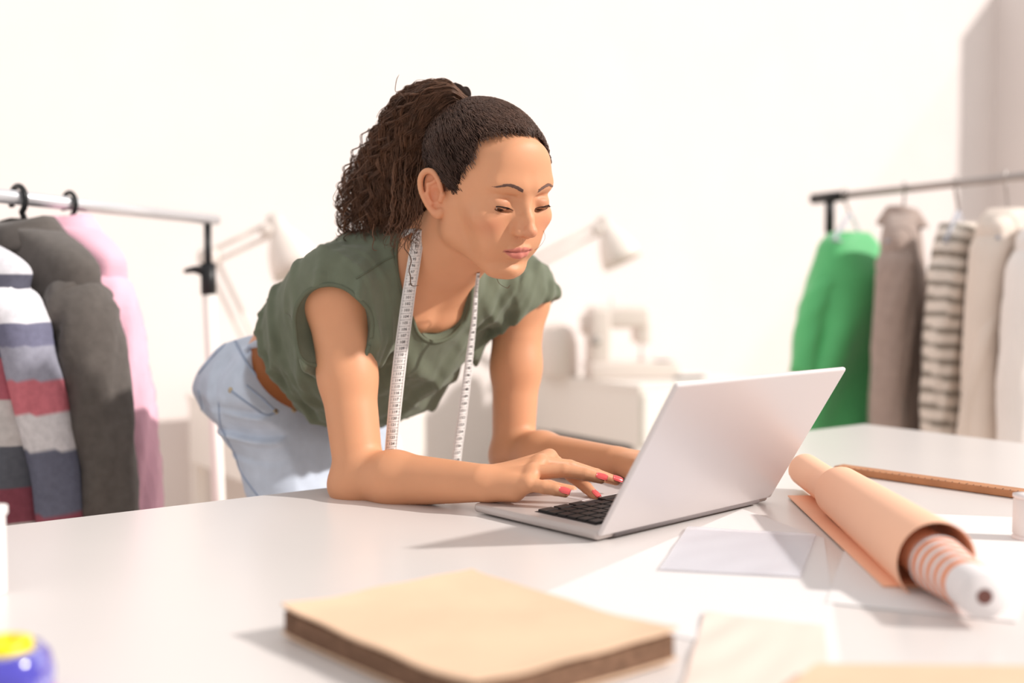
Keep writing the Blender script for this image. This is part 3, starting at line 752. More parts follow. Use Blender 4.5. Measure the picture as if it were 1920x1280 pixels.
# ------------------------------------------------------------------ the woman
M['skin'] = mat('skin', (214, 154, 116), .5, .35, var=.03, vscale=25, sub=.12, attr='skin_tint', bump=.06, bscale=900)
M['lash'] = mat('eyelash', (40, 26, 22), .7, .2)
M['brow'] = mat('brow_hair', (128, 100, 90), .8, .2)
M['nail'] = mat('coral_nail', (226, 84, 84), .25, .5, coat=.4)
M['shirt'] = mat('olive_jersey', (107, 113, 95), .9, .15, var=.06, vscale=55, bump=.2, bscale=900, sheen=.15)
M['hem'] = mat('olive_jersey_hem', (101, 106, 89), .9, .15, var=.05, vscale=55)
M['denim'] = mat('light_denim', (200, 210, 226), .85, .2, var=.07, vscale=35, bump=.3, bscale=800)
M['seam'] = mat('denim_seam', (158, 172, 194), .85, .2)
M['leather'] = mat('brown_leather', (150, 88, 44), .5, .35)
M['brass'] = mat('brass_button', (196, 176, 140), .35, .5, metal=.8)
M['hair'] = mat('brown_hair', (76, 51, 38), .45, .5, var=.25, vscale=70)
M['tape'] = mat('tape_white', (236, 230, 226), .5, .3)
M['ink'] = mat('tape_ink', (58, 54, 56), .7, .2)
M['eye'] = mat('eye_surface', (240, 235, 230), .1, .5, attr='eye_tint')

P0 = at(500, 760, 1.82); NB = at(790, 505, 1.54)
bs = nrm(NB-P0); br = np.array([-.72, -.69, 0]); br = nrm(br-bs*(br@bs)); bv = np.cross(bs, br); bv = bv if bv[2] < 0 else -bv
TAX = np.array([bs, br, bv])
def T(a, b=0, c=0): return P0+bs*a+br*b+bv*c
def Q(a, b=0, c=0): return T(a+.085, b, c+.032)        # pelvis frame
SHR = at(634, 552, 1.46); SHL = at(972, 560, 1.67)
ELR = at(674, 895, 1.40); ELL = at(962, 848, 1.635)
WRR = at(902, 905, 1.30); WRL = at(1150, 866, 1.47)
HO = CAM+np.array([-.0376, 1.475, .1262]); HS = 1.03e-3
HR_ = np.array([[-.801, .574, .157], [-.591, -.741, -.312], [-.063, -.342, .937]])
def H(x, y, z): return HO+HR_@np.array([x, y, z])*HS
HAX = HR_.T                                                     # rows: her right, forward, up
def loc(P): return (np.asarray(P)-HO)@HR_/HS

body = SDF()
# trunk
body.ell(Q(.01, -.012, .0), (.085, .115, .07), TAX, .05)
body.ell(T(.18, 0, -.015), (.12, .115, .082), TAX, .06)
body.ell(T(.33, 0, -.005), (.15, .138, .098), TAX, .06)
body.ell(T(.42, 0, .01), (.07, .13, .075), TAX, .05)
for s_ in (-1, 1): body.ell(T(.30, s_*.055, .065), (.055, .055, .045), TAX, .04)
# neck and shoulders
nk0 = H(0, -18, -40); nk1 = NB+bs*-.02+bv*.0
body.cone(nk1, nk0, .058, .050, .03)
body.cone(T(.455, .0, .0), SHR+ZZ*-.0, .05, .050, .04)
body.cone(T(.455, .0, .0), SHL, .05, .050, .04)
body.cone(NB-bs*.03+br*.05, nk0-HAX[2]*.02, .035, .030, .05)      # trapezius, both sides
body.cone(NB-bs*.03-br*.05, nk0-HAX[2]*.02, .035, .030, .05)
# sternomastoid and collar bones
body.cone(H(52, -22, -22), T(.455, .02, .066), .013, .007, .03)
body.cone(H(-52, -22, -22), T(.455, -.02, .066), .013, .007, .03)
body.cone(T(.455, .02, .075), SHR+bv*.02+bs*.03, .005, .009, .03)
body.cone(T(.455, -.02, .075), SHL+bv*.02+bs*.03, .005, .009, .03)
# arms
def arm(S, E, W_, rs):
    m1 = S+(E-S)*.45
    body.cone(S, m1, rs[0], rs[1], .02); body.cone(m1, E, rs[1], rs[2], .02)
    f1 = E+(W_-E)*.3
    body.cone(E, f1, rs[2], rs[3], .015); body.cone(f1, W_, rs[3], rs[4], .015)
arm(SHR, ELR, WRR, (.046, .038, .033, .0360, .0240))
body.ell(ELR+np.array([-.012, .0, -.012]), (.03, .03, .026), None, .02)
arm(SHL, ELL, WRL, (.044, .038, .033, .035, .0232))
body.ell(ELL+np.array([-.006, .006, -.012]), (.028, .028, .028), None, .02)

# head (millimetres in its own frame: x her right, y forward, z up)
def hs(c, r, k=10, op='u', rx=0, ry=0, rz=0):
    Rm = np.array(Matrix.Rotation(rz, 3, 'Z') @ Matrix.Rotation(ry, 3, 'Y') @ Matrix.Rotation(rx, 3, 'X'))
    body.ell(H(*c), np.array(r)*HS, (HR_@Rm).T, k*HS, op)
def hc(a, b_, ra, rb, k=8, op='u'): body.cone(H(*a), H(*b_), ra*HS, rb*HS, k*HS, op)
hs((0, -5, 44), (70, 90, 70), 20)
hs((0, 36, 5), (60, 56, 78), 20)
for x in (-1, 1):
    hc((x*47, 12, -42), (x*18, 66, -74), 15, 14, 18)
    hc((x*53, 8, -10), (x*47, 12, -42), 13, 14, 18)
    hs((x*41, 66, -8), (20, 18, 17), 16)
    hs((x*26, 68, -38), (20, 20, 24), 18)
    hc((x*10, 85, 37), (x*40, 74, 38), 8, 8, 12)
hs((0, 72, -76), (20, 17, 14), 14)
hs((0, 80, -74), (11, 9, 9), 10)
hs((0, 71, 60), (38, 14, 32), 22)
for x in (-1, 1): hs((x*30, 97, 17), (18, 14, 11), 12, 's')
# muzzle, nose
hs((0, 70, -42), (26, 23, 22), 14)
hc((0, 83, 28), (0, 100, 0), 5.5, 6.2, 9)
hc((0, 100, 0), (0, 109, -14), 6.2, 7.2, 6)
hs((0, 109, -15), (8.2, 7.8, 7.2), 4)
for x in (-1, 1):
    hs((x*11, 97, -18.5), (6.0, 9.5, 5.8), 7)
    hs((x*8.5, 91, -9), (6.5, 10, 11), 6)
    hs((x*6, 103, -26), (3.2, 5.2, 2.6), 2, 's', rz=x*.3)
hc((0, 93, -26), (0, 104, -23), 4, 3.4, 4)
hc((0, 92.5, -28), (0, 92, -36), 3, 3.4, 3)
hs((0, 97.5, -31), (2.2, 3, 5.5), 2.5, 's')
# lips
for x in (-1, 1):
    hc((x*24, 80.5, -45.0), (x*12, 90.8, -43.2), 2.0, 3.5, 4); hc((x*12, 90.8, -43.2), (x*3.5, 94.2, -42.0), 3.5, 3.7, 4)
    hc((x*22, 80.5, -47.2), (x*11, 89, -50.8), 2.2, 4.4, 4); hc((x*11, 89, -50.8), (0, 92, -51.8), 4.4, 4.9, 4)
for x in (-1, 1):
    hc((x*27, 82.5, -44.4), (x*20, 87.5, -46.0), 1.0, 1.1, 1.6, 's'); hc((x*20, 87.5, -46.0), (x*11, 95.2, -46.9), 1.1, 1.0, 1.4, 's'); hc((x*11, 95.2, -46.9), (0, 98.0, -46.4), 1.0, 1.1, 1.4, 's')
hs((0, 93, -64), (15, 6, 5), 6, 's')
# eyelids and the slit of the downcast eyes
EYE = [np.array([x*31., 74.5, 14.]) for x in (1, -1)]
for x, c in zip((1, -1), EYE):
    hs(c, (15.5, 14.2, 13.2), 4)
    hs(c+[x*1, 12.5, 9.8], (15, 4.2, 2.0), 4, 's', ry=x*.06)       # fold above the lid
for x, c in zip((1, -1), EYE):
    hs(c+[0, 14.0, -6.6], (13.4, 10.5, 4.2), 1.2, 's', ry=-x*.16)
    hc(c+np.array([-12.5, 8.6, -4.6-x*2.0]), c+np.array([0, 13.4, -4.2]), .9, 1.6, 2); hc(c+np.array([0, 13.4, -4.2]), c+np.array([12.5, 8.6, -4.6+x*2.0]), 1.6, .9, 2)
# ears
for x in (-1, 1):
    a = -x*.42
    c = np.array([x*73., -10, 2])
    def E_(u, v, n=0):                                          # u back, v up, n outward in the ear's own plane (tilted back)
        tu, tv = u*math.cos(.30)-v*math.sin(.30)*-1, v*math.cos(.30)-u*math.sin(.30)
        return c+np.array([x*(math.sin(.38)*tu+n*math.cos(.38)), -tu*math.cos(.38)+n*math.sin(.38), tv])
    hs(E_(2, 2, -1), (3.6, 15.5, 28), 5, 'u', rz=x*.38, rx=.30)
    rim = [E_(-13, 4, 3), E_(-11, 17, 4), E_(-3, 28, 4.5), E_(8, 29, 5), E_(16, 21, 5.5), E_(18, 8, 5.5), E_(14, -7, 5), E_(6, -20, 4), E_(-3, -27, 3), E_(-9, -24, 2)]
    rr = [3, 3.2, 3.4, 3.5, 3.5, 3.4, 3.2, 4, 6, 5]
    rr = np.interp(np.linspace(0, 9, 26), range(10), rr); rim = spline(rim, 26)
    for i in range(len(rim)-1): hc(rim[i], rim[i+1], rr[i], rr[i+1], 2)
    anti = [E_(-4, 16, 2.5), E_(6, 12, 3.5), E_(9, 0, 3.5), E_(4, -11, 3)]
    for i in range(3): hc(anti[i], anti[i+1], 2.8, 2.8, 3)
    hc(E_(-13, -3, 2), E_(-10, -9, 3), 4.2, 3.6, 3)             # tragus
    hs(E_(-2, -2, 3), (5, 7, 9), 3, 's', rz=x*.38)
    hs(E_(3, 20, 4), (2.5, 6, 4), 2, 's', rz=x*.38)

# hands
def hand(W_, MC, fingers, thumb, palm, kp=.008):
    for m in MC: body.cone(W_, m, .0165, .0100, kp)
    for i in range(len(MC)-1): body.cone(MC[i], MC[i+1], .0098, .0098, .006)
    for c, r in palm: body.cone(c[0], c[1], r[0], r[1], .012)
    for pts, rad in fingers: body.chain(pts, rad, .0018)
    body.chain(thumb[0], thumb[1], .004)
a_ = at
MCR = [a_(1030, 857, 1.335), a_(1012, 868, 1.31), a_(999, 886, 1.287), a_(990, 907, 1.268)]
FR = [([MCR[0], a_(1074, 893, 1.345), a_(1100, 914, 1.330), a_(1117, 931, 1.315)], (.0096, .0084, .0074, .0060)),
      ([MCR[1], a_(1068, 874, 1.325), a_(1118, 889, 1.335), a_(1155, 901, 1.34)], (.0098, .0086, .0076, .0062)),
      ([MCR[2], a_(1058, 882, 1.283), a_(1097, 889, 1.28), a_(1127, 897, 1.278)], (.0097, .0087, .0077, .0064)),
      ([MCR[3], a_(1020, 913, 1.262), a_(1042, 918, 1.258), a_(1059, 923, 1.255)], (.0090, .0082, .0074, .0062))]
hand(WRR, MCR, FR, ([WRR+(MCR[0]-WRR)*.25, a_(965, 908, 1.355), a_(1030, 914, 1.375), a_(1072, 920, 1.375)], (.0150, .0125, .0098, .0075)),
     [((WRR+(MCR[3]-WRR)*.25-ZZ*.006, WRR+(MCR[3]-WRR)*.72-ZZ*.010), (.017, .013))])
MCL = [a_(1222, 878, 1.385), a_(1232, 868, 1.405), a_(1237, 864, 1.43), a_(1234, 866, 1.455)]
FL = []
for i, (tx, ty, td) in enumerate(((1275, 920, 1.345), (1300, 912, 1.365), (1310, 905, 1.385), (1302, 900, 1.41))):
    m = MCL[i]; tip = a_(tx, ty, td); tip[2] = max(tip[2], TZ+.0275)
    k = [.0, .46, .78, 1.0]; L_ = np.linalg.norm(tip-m)
    FL.append(([m, m+(tip-m)*.45+ZZ*.012, m+(tip-m)*.78+ZZ*.008, tip], (.0096, .0085, .0075, .0062)))
hand(WRL, MCL, FL, ([WRL+(MCL[0]-WRL)*.2, a_(1195, 892, 1.40), a_(1228, 905, 1.375), a_(1250, 916, 1.36)], (.0145, .0125, .0098, .0075)),
     [((WRL+(MCL[3]-WRL)*.25, WRL+(MCL[3]-WRL)*.7), (.016, .013))])

person = empty('person', [P0[0]+.1, P0[1]-.1, 0], 'woman in olive t-shirt and light jeans leaning over the table, typing on the laptop', 'person')
HB = .0013 if not globals().get('DRAFT') else .0022
Vb, Fb = body.mesh(HB)
ob = obj('body', Vb, Fb, M['skin'], person, True)
# skin colour: lips, a little redness on cheeks, nose, ears, knuckles
Lc = loc(Vb); base = np.array(lin((214, 154, 116)))
tint = np.tile(base, (len(Vb), 1))
def blend(mask, c): 
    global tint
    tint = tint*(1-mask[:, None])+np.array(lin(c))*mask[:, None]
x_, y_, z_ = Lc.T
def soft(v, w): return np.clip(.5+v/w, 0, 1)
xa = np.abs(x_)
up_edge = -39.0-1.4*np.exp(-(xa/2.5)**2)-np.clip(xa-4, 0, 99)*.30; lo_edge = -56.8+np.clip(xa, 0, 99)**2*.021
lip = soft(up_edge-z_, 1.2)*soft(z_-lo_edge, 1.2)*(xa < 24)*(y_ > 74)
blend(.75*lip, (196, 108, 104))
blend(.55*np.exp(-((z_+46.4+.02*xa)/.9)**2)*(xa < 24)*(y_ > 74), (120, 52, 50))  # shade in the seam between the lips, put into the skin colour
blend(.22*np.exp(-((xa-42)/16)**2-((z_+14)/14)**2)*(y_ > 40), (206, 110, 92))
blend(.25*np.exp(-(xa/12)**2-((z_+16)/11)**2)*(y_ > 90), (206, 112, 98))
blend(.30*np.exp(-((xa-76)/9)**2-((y_+10)/22)**2-(z_/30)**2), (212, 110, 88))
blend(.35*np.exp(-((xa-31)/12)**2-((z_-16)/7)**2)*(y_ > 70), (176, 116, 92))
ca = ob.data.color_attributes.new('skin_tint', 'FLOAT_COLOR', 'POINT'); ca.data.foreach_set('color', np.c_[tint, np.ones(len(tint))].astype(np.float32).ravel())
# eyeballs
for x, c in zip((1, -1), EYE):
    n, m = 48, 32
    th = np.linspace(0, 2*math.pi, n, endpoint=False); ph = np.linspace(0, math.pi, m)
    V = np.array([[math.sin(p)*math.cos(t), math.cos(p), math.sin(p)*math.sin(t)] for p in ph for t in th])*11.9
    g = nrm([.10, .86, -.50]); g2 = nrm(np.cross([1, 0, 0], g)); g1 = np.cross(g, g2)
    Vw = V[:, :1]*g1+V[:, 1:2]*g+V[:, 2:]*g2
    W = np.array([H(*(c+p)) for p in Vw])
    F = [(i*n+k, i*n+(k+1) % n, (i+1)*n+(k+1) % n, (i+1)*n+k) for i in range(m-1) for k in range(n)]
    o = obj('eye', W, F, M['eye'], person, True)
    rr = np.hypot(V[:, 0], V[:, 2])*(V[:, 1] > 0)+99*(V[:, 1] <= 0)
    col = np.where((rr < 2.4)[:, None], .01, np.where((rr < 6.2)[:, None], np.array(lin((92, 56, 36))), np.array(lin((232, 222, 214)))))
    a = o.data.color_attributes.new('eye_tint', 'FLOAT_COLOR', 'POINT'); a.data.foreach_set('color', np.c_[col, np.ones(len(col))].astype(np.float32).ravel())
# eyebrows and lashes laid on the face
def faces(X, Z, lift):
    X = np.asarray(X, float); Z = np.asarray(Z, float); Y = np.full(len(X), 135.)
    for _ in range(120):
        e = body.ev(HO+np.c_[X, Y, Z]@HR_.T*HS)/HS
        if (e < .05).all(): break
        Y = np.where((e > .05) & (Y > 0), Y-np.maximum(.05, e*.7), Y)
    return np.c_[X, Y+lift, Z]
def face(x, z, lift=.3):                                        # surface point of the face in front of local (x, z)
    p = np.array([x, 135., z])
    for _ in range(200):
        e = body.ev(H(*p)[None])[0]/HS
        if e < .05: break
        p[1] -= max(.05, e*.7)
        if p[1] < 0: break
    p[1] += lift; return p
HW = lambda p: HO+np.asarray(p)@HR_.T*HS
for x in (1, -1):
    n = 300
    q = RNG.random(n); w_ = (1-np.abs(2*q-.75)**2*.55)*3.5
    zc = 34.0+6.5*np.sin(np.minimum(1, q*1.45)*1.57)-5.0*np.maximum(0, q-.62)/.38
    xx = x*(11.5+33*q); off = (RNG.random(n)-.5)*2*w_*.9*(1-.62*q); L_ = 5+RNG.random(n)*2.5
    dx = x*L_*.93; dz = L_*np.where(q < .5, .42, .02)-off*.4
    p = faces(xx, zc+off, .1); p2 = faces(xx+dx*.7, zc+off+dz*.7, .4)
    ps = [(HW([a, (a+b)/2+[0, .2, 0], b]), np.array([.32, .28, .08])*HS) for a, b in zip(p, p2)]
    V, F = fat_tubes(ps, 3); obj('eyebrow', V, F, M['brow'], person, True)
    ps = []; c = EYE[0 if x > 0 else 1]
    q = np.linspace(.07, .93, 34); s_ = np.sqrt(np.maximum(0, 1-(2*q-1)**2)); xx = c[0]+(q-.5)*2*13.2
    zt = c[2]-6.6+3.9*s_+(xx-c[0])*math.tan(.16)*x
    p = faces(xx, zt+.7, -.2); out = (xx-c[0])/13.2
    for i in range(34):
        tip = p[i]+np.array([out[i]*3.2, 3.6+.4*s_[i], -2.0+1.6*abs(out[i])]); mid = (p[i]+tip)/2+np.array([0, .4, -.9])
        ps.append((HW([p[i], mid, tip]), np.array([.24, .20, .06])*HS))
    m_ = faces(xx, zt+.4, -.1)
    ps.append((HW(m_), np.interp(x*(xx-c[0]), [-13, 0, 13], [.55, .75, 1.0])*HS))
    lo_ = faces(xx, zt-7.6*s_+.2, .0); ps.append((HW(lo_), np.interp(x*(xx-c[0]), [-13, 0, 13], [.2, .3, .5])*HS))
    V, F = fat_tubes(ps[:-2], 3); V2, F2 = fat_tubes(ps[-2:], 4)
    obj('eyelashes', np.r_[V, V2], np.r_[F, F2+len(V)], M['lash'], person, True)
# fingernails
def nail(tip, prev, up, r):
    d = nrm(tip-prev); u = nrm(up-d*(up@d)); sd = np.cross(d, u)
    c = tip+d*r*.05; V = []; F = []
    n, m = 10, 12
    for i in range(n+1):
        for j in range(m+1):
            a = (i/n-.5)*2; q = (j/m-.5)*2
            wd = r*.72*(1-.25*max(0, abs(a)-.5)*2*abs(q)); ang = q*1.0
            V.append(c+d*a*r*1.15+sd*wd*math.sin(ang)*1.12+u*(r*(.62+.42*math.cos(ang))+.0006-.12*r*max(0, a)**2))
    k = len(V)
    V += [p-u*.0012 for p in V]
    for i in range(n):
        for j in range(m):
            a = i*(m+1)+j; F.append((a, a+1, a+m+2, a+m+1)); F.append((k+a, k+a+m+1, k+a+m+2, k+a+1))
    edge = [i*(m+1) for i in range(n+1)]+[n*(m+1)+j for j in range(1, m+1)]+[i*(m+1)+m for i in range(n-1, -1, -1)]+[j for j in range(m-1, 0, -1)]
    for i in range(len(edge)): a, b2 = edge[i], edge[(i+1) % len(edge)]; F.append((a, k+a, k+b2, b2))
    obj('fingernail', V, F, M['nail'], ob, True, label='coral red fingernail')
for (pts, rad), upv in zip(FR, ([.25, -.55, .65], [.1, -.7, .7], [.1, -.75, .65], [.05, -.8, .6])): nail(pts[-1], pts[-2], np.array(upv), rad[-1])
for pts, rad in FL: nail(pts[-1], pts[-2], ZZ, rad[-1])

# ---- t-shirt
G = .009
sh = SDF()
sh.ell(T(.17, 0, .0), (.17, .135+G, .098+G), TAX, .05)
sh.ell(T(.33, 0, -.002), (.16, .145+G, .104+G), TAX, .06)
sh.ell(T(.29, -.03, .066), (.16, .125, .085), TAX, .06)            # cloth hanging below the chest
for s_ in (-1, 1): sh.ell(T(.30, s_*.055, .066), (.066, .064, .056), TAX, .05)
sh.ell(T(.42, 0, .01), (.08, .135+G, .08+G), TAX, .05)
sh.cone(T(.455), SHR, .05+G, .052+G, .045)
sh.cone(T(.455), SHL, .05+.014, .052+.014, .045)
sh.cone(NB-bs*.03+br*.05, NB+bs*.03+br*.03, .035+G*.6, .034+G*.6, .05)
sh.cone(NB-bs*.03-br*.05, NB+bs*.03-br*.03, .035+G*.6, .034+G*.6, .05)
sh.cone(SHR, SHR+(ELR-SHR)*.22, .052+G, .055+G, .03)            # cap sleeves
sh.cone(SHL, SHL+(ELL-SHL)*.30, .052+G, .054+G, .03)
NKC = at(834, 590, 1.45)
def rdg(v): return np.sin(v)+.45*np.sin(2*v+.6)+.2*np.sin(3*v+1.1)
def folds(P):
    q = P-P0; a = q@bs; b_ = q@br; c = q@bv
    lo = np.clip((a-.16)/.14, 0, 1)
    f = .0028*rdg(75*b_+42*a+3*np.sin(9*a))+.0022*rdg(105*a-55*b_+30*c+2.5)
    f += .0046*rdg(70*a+62*c-26*b_+1.6*np.sin(14*b_))*np.clip((c+.02)/.06, 0, 1)*lo      # drape from armpit to belly
    g = .0022*rdg(200*c+60*b_)*np.clip(1-(a-.225)/.055, 0, 1)*np.clip((b_+.02)/.06, 0, 1)                              # gathers at the hem
    g += .0030*rdg(150*a+26*c)*np.clip(1-(a-.24)/.12, 0, 1)*np.clip((b_+.02)/.06, 0, 1)    # tucks round the side
    dR = np.linalg.norm(P-SHR-bv*.05+br*.03, axis=1); dL = np.linalg.norm(P-SHL-bv*.05-br*.02, axis=1)
    h_ = .0046*rdg(170*(b_+.35*c)+20*a)*np.exp(-(dR/.085)**2)+.0044*rdg(150*(b_-.5*c)+30*a)*np.exp(-(dL/.09)**2)
    en = np.clip((cutN.ev(P)+.004)/.05, .08, 1)
    return (f+g+h_)*en
sh.disp(folds, T(.28), .6)
sh.half(T(.232, 0, 0), -(bs+.30*bv), .004)                # bottom hem
# arm openings
n_pre = len(sh.p); cutR = SDF(); cutL = SDF(); cutN = SDF()
tip = SHR+(ELR-SHR)*.16+np.array([-.008, -.050, -.004])
sh.cone(tip, SHR+(ELR-SHR)*.38+np.array([-.004, -.075, 0]), .056, .048, .006, 's'); cutR.cone(tip, SHR+(ELR-SHR)*.38+np.array([-.004, -.075, 0]), .056, .048)
sh.ell(at(1042, 708, 1.66), (.126, .126, .126), None, .012, 's'); cutL.ell(at(1042, 708, 1.66), (.126, .126, .126))
# neckline
nb_ = sh.hit(834, 586); nh = [at(840, 470, 1.46), at(840, 530, 1.46), nb_]
sh.chain(nh, (.076, .066, .048), .006, 's'); cutN.chain(nh, (.076, .066, .048), .006)
Vs_, Fs_ = sh.mesh(.0026 if not globals().get('DRAFT') else .0036)
osh = obj('t_shirt', Vs_, Fs_, M['shirt'], person, True, label='olive green crew t-shirt with cap sleeves')
def on_surf(sdf, px_pts, n, lift=0.):
    P = sdf.hits(spline(px_pts, n)); P = P[~np.isnan(P[:, 0])]
    return np.array([p+sdf.normal(p)*lift for p in P])
pre = SDF(); pre.p = sh.p[:n_pre]
def rim(name, cut, c, n, r, tol=.0032, bins=90, keep=None):
    """rolled edge along the border of an opening of the shirt"""
    n = nrm(n); a1 = nrm(np.cross(n, [.3, .2, .9])); a2 = np.cross(n, a1)
    m = (np.abs(pre.ev(Vs_)) < tol) & (np.abs(cut.ev(Vs_)) < tol)
    P = Vs_[m]
    if len(P) < 20: return
    an = np.arctan2((P-c)@a2, (P-c)@a1); bi = ((an+math.pi)/(2*math.pi)*bins).astype(int) % bins
    pts = [P[bi == b].mean(0) if (bi == b).any() else None for b in range(bins)]
    st = next((i for i in range(bins) if pts[i] is None), 0)
    seq = pts[st:]+pts[:st]; runs = []; cur = []
    for p in seq+[None]:
        if p is None:
            if len(cur) > 8: runs.append(np.array(cur))
            cur = []
        elif cur and np.linalg.norm(p-cur[-1]) > .035:
            if len(cur) > 8: runs.append(np.array(cur))
            cur = [p]
        else: cur.append(p)
    V = MB()
    for Q_ in runs:
        k = np.ones(7)/7; S = np.stack([np.convolve(np.r_[[Q_[0, i]]*3, Q_[:, i], [Q_[-1, i]]*3], k, 'valid') for i in range(3)], 1)
        V.tube(spline(S, len(S)*2), r, 8)
    if V.V: V.build(name, M['hem'], osh, True)
rim('neck_hem', cutN, nb_, sh.normal(nb_+nrm(CAM-nb_)*.06), .0030)
rim('sleeve_hem', cutR, tip, nrm(CAM-tip), .0030)
rim('sleeve_hem', cutL, at(1046, 706, 1.66), nrm(SHL-ELL), .0030)
P = on_surf(sh, [(752, 476), (722, 488), (694, 506), (668, 522)], 30)
MB().tube(P, .0013, 6).build('shoulder_seam', M['hem'], osh, True)

# ---- jeans
jn = SDF()
JG = .012; PQ = Q(0)
lr = br*1.0
hipR = Q(.012, .060, .004); hipL = Q(.012, -.080, .004)
kneeR = hipR+np.array([.155, -.10, -.43]); kneeL = hipL+np.array([.155, -.10, -.43])
ankR = kneeR+np.array([-.02, .10, -.36]); ankL = kneeL+np.array([-.02, .10, -.36])
ankR[2] = ankL[2] = .07
jn.ell(Q(.005, -.012, .008), (.105, .140+JG, .094), TAX, .05)
jn.ell(Q(.05, 0, -.006), (.10, .142+JG, .092), TAX, .05)
for s_, hp, kn_, an in ((1, hipR, kneeR, ankR), (-1, hipL, kneeL, ankL)):
    jn.ell(Q(-.045, s_*.068-.01, -.062), (.085, .080, .070), TAX, .05)
    jn.cone(hp, kn_, .080, .070, .03); jn.cone(kn_, an, .066, .056, .03)
zc_ = at(490, 792, 1.75)[2]; xc_ = at(490, 792, 1.75)[0]
def jf(P):
    q = P-PQ; a = q@bs; b_ = q@br; c = q@bv
    zz = P[:, 2]-zc_-.10*(P[:, 0]-xc_); xx = P[:, 0]-xc_
    e = np.exp(-(zz/.040)**2)
    f = .0052*rdg(zz*165+1.5*np.sin(xx*28)+.8)*e*np.clip((.16-xx)/.08, 0, 1)*np.clip((xx+.085)/.07, .12, 1)
    f += .0024*rdg(60*a+38*b_)*np.clip((zz+.02)/.05, 0, 1)+.0014*rdg(70*c-45*a)
    return f
jn.disp(jf, Q(-.1), .8)
jn.half(Q(.085, 0, 0), (bs+.16*bv), .003)
# open waist: hollow so that the waistband stands off
jn.ell(Q(.11, 0, -.014), (.045, .136, .092), TAX, .004, 's')
Vj, Fj = jn.mesh(.003 if not globals().get('DRAFT') else .004)
oj = obj('jeans', Vj, Fj, M['denim'], person, True, label='light blue denim jeans')
def seam(px_pts, r, m, name, sdf, parent, n=40, lift=.0):
    pts = [sdf.hit(x, y) for x, y in spline(px_pts, n)]
    pts = [p+sdf.normal(p)*lift for p in pts if p is not None]
    if len(pts) > 3: return MB().tube(pts, r, 6).build(name, m, parent, True)
seam([(373, 700), (400, 668), (424, 640), (422, 612), (424, 600)], .0018, M['seam'], 'pocket_seam', jn, oj)
seam([(372, 732), (378, 760), (374, 790)], .0015, M['seam'], 'pocket_seam', jn, oj)
seam([(410, 755), (415, 800), (440, 850), (452, 885), (487, 935)], .0016, M['seam'], 'side_seam', jn, oj)
seam([(430, 730), (470, 760), (500, 778), (522, 770)], .0020, M['seam'], 'pocket_seam', jn, oj)
seam([(462, 722), (490, 745), (514, 768)], .0018, M['seam'], 'fly_seam', jn, oj)
seam([(436, 630), (470, 690), (520, 742), (580, 780)], .0022, M['seam'], 'waistband_seam', jn, oj)
for (x, y) in ((432, 731), (517, 771), (551, 768)):
    p = jn.hit(x, y)
    if p is not None:
        n_ = jn.normal(p); MB().lathe(p-n_*.001, n_, [(0, .0045), (.0016, .0045), (.0026, .0034), (.003, .0016), (.0024, .0)], 18).build('rivet', M['brass'], oj, True, label='small brass rivet')
# shoes under the table
for an in (ankR, ankL):
    f_ = nrm([.7, -.7, 0]); sd = np.array([-f_[1], f_[0], 0]); rs = []
    for i in range(14):
        q = i/13; x = -.06+.23*q; wd = .036+.010*math.sin(q*2.6)-.02*max(0, q-.85)/.15; ht = .085*(1-q)**.8+.035
        rs.append(np.array([an[0], an[1], 0])+f_*x+np.array([sd*wd*math.cos(a)*(1 if i < 13 else .4)+ZZ*(ht/2+ht/2*math.sin(a)*(1 if i < 13 else .7)) for a in np.arange(16)*2*math.pi/16]))
    MB().rings(rs).build('shoe', M['white'], person, True, label='white shoe under the table')
# ---- belt
bl = SDF()
bl.ell(Q(.088, 0, -.030), (.10, .124, .090), TAX, .04)
bl.half(Q(.112, 0, 0), (bs+.12*bv), .002); bl.half(Q(.066, 0, 0), -(bs+.16*bv), .002)
Vt, Ft = bl.mesh(.004); obj('belt', Vt, Ft, M['leather'], person, True, label='tan brown leather belt')
lpts = []
for x, y, S_, l_ in ((462, 662, jn, .002), (471, 652, jn, .006), (484, 644, bl, .012), (496, 639, bl, .012), (506, 638, bl, .004)):
    p = S_.hit(x, y)
    if p is not None: lpts.append(p+nrm(CAM-p)*l_)
if len(lpts) > 2: MB().tube(spline(lpts, 24), .0075, 10, sq=(1, .35), upv=[-.2, 0, 1]).build('belt_loop', M['denim'], oj, True)
# ---- hair: cap combed back to the tie
hl_px = [(1002, 252), (985, 249), (955, 247), (926, 250), (897, 264), (882, 308), (864, 332), (860, 370), (850, 372), (838, 356)]
ln_ = []
for x, y in hl_px:
    p = body.hit(x, y)
    if p is not None:
        q = loc(p); ln_.append((math.degrees(math.atan2(abs(q[0]), q[1]+10)), q[2]))
ln_ = sorted([(0, ln_[0][1]+1)]+ln_)
AZ = [a for a, z in ln_]+[84, 92, 100, 115, 180]; ZL = [z for a, z in ln_]+[22, 26, -10, -42, -58]
o_ = np.argsort(AZ); AZ = np.array(AZ)[o_]; ZL = np.array(ZL)[o_]
def zline(P):
    q = loc(P); az = np.degrees(np.arctan2(np.abs(q[:, 0]), q[:, 1]+10))
    return (np.interp(az, AZ, ZL)+3.5-q[:, 2])*HS*.6
cap = SDF()
def chs(c, r, k=10): cap.ell(H(*c), np.array(r)*HS, HAX, k*HS, 'u')
chs((0, -6, 45), (74, 93, 75)); chs((0, 36, 48), (58, 44, 56), 14); chs((0, -22, 56), (72, 78, 66), 15); chs((0, -40, 0), (56, 48, 58), 15)
cap.p.append((zline, HO, 1e9, 'i', .004))
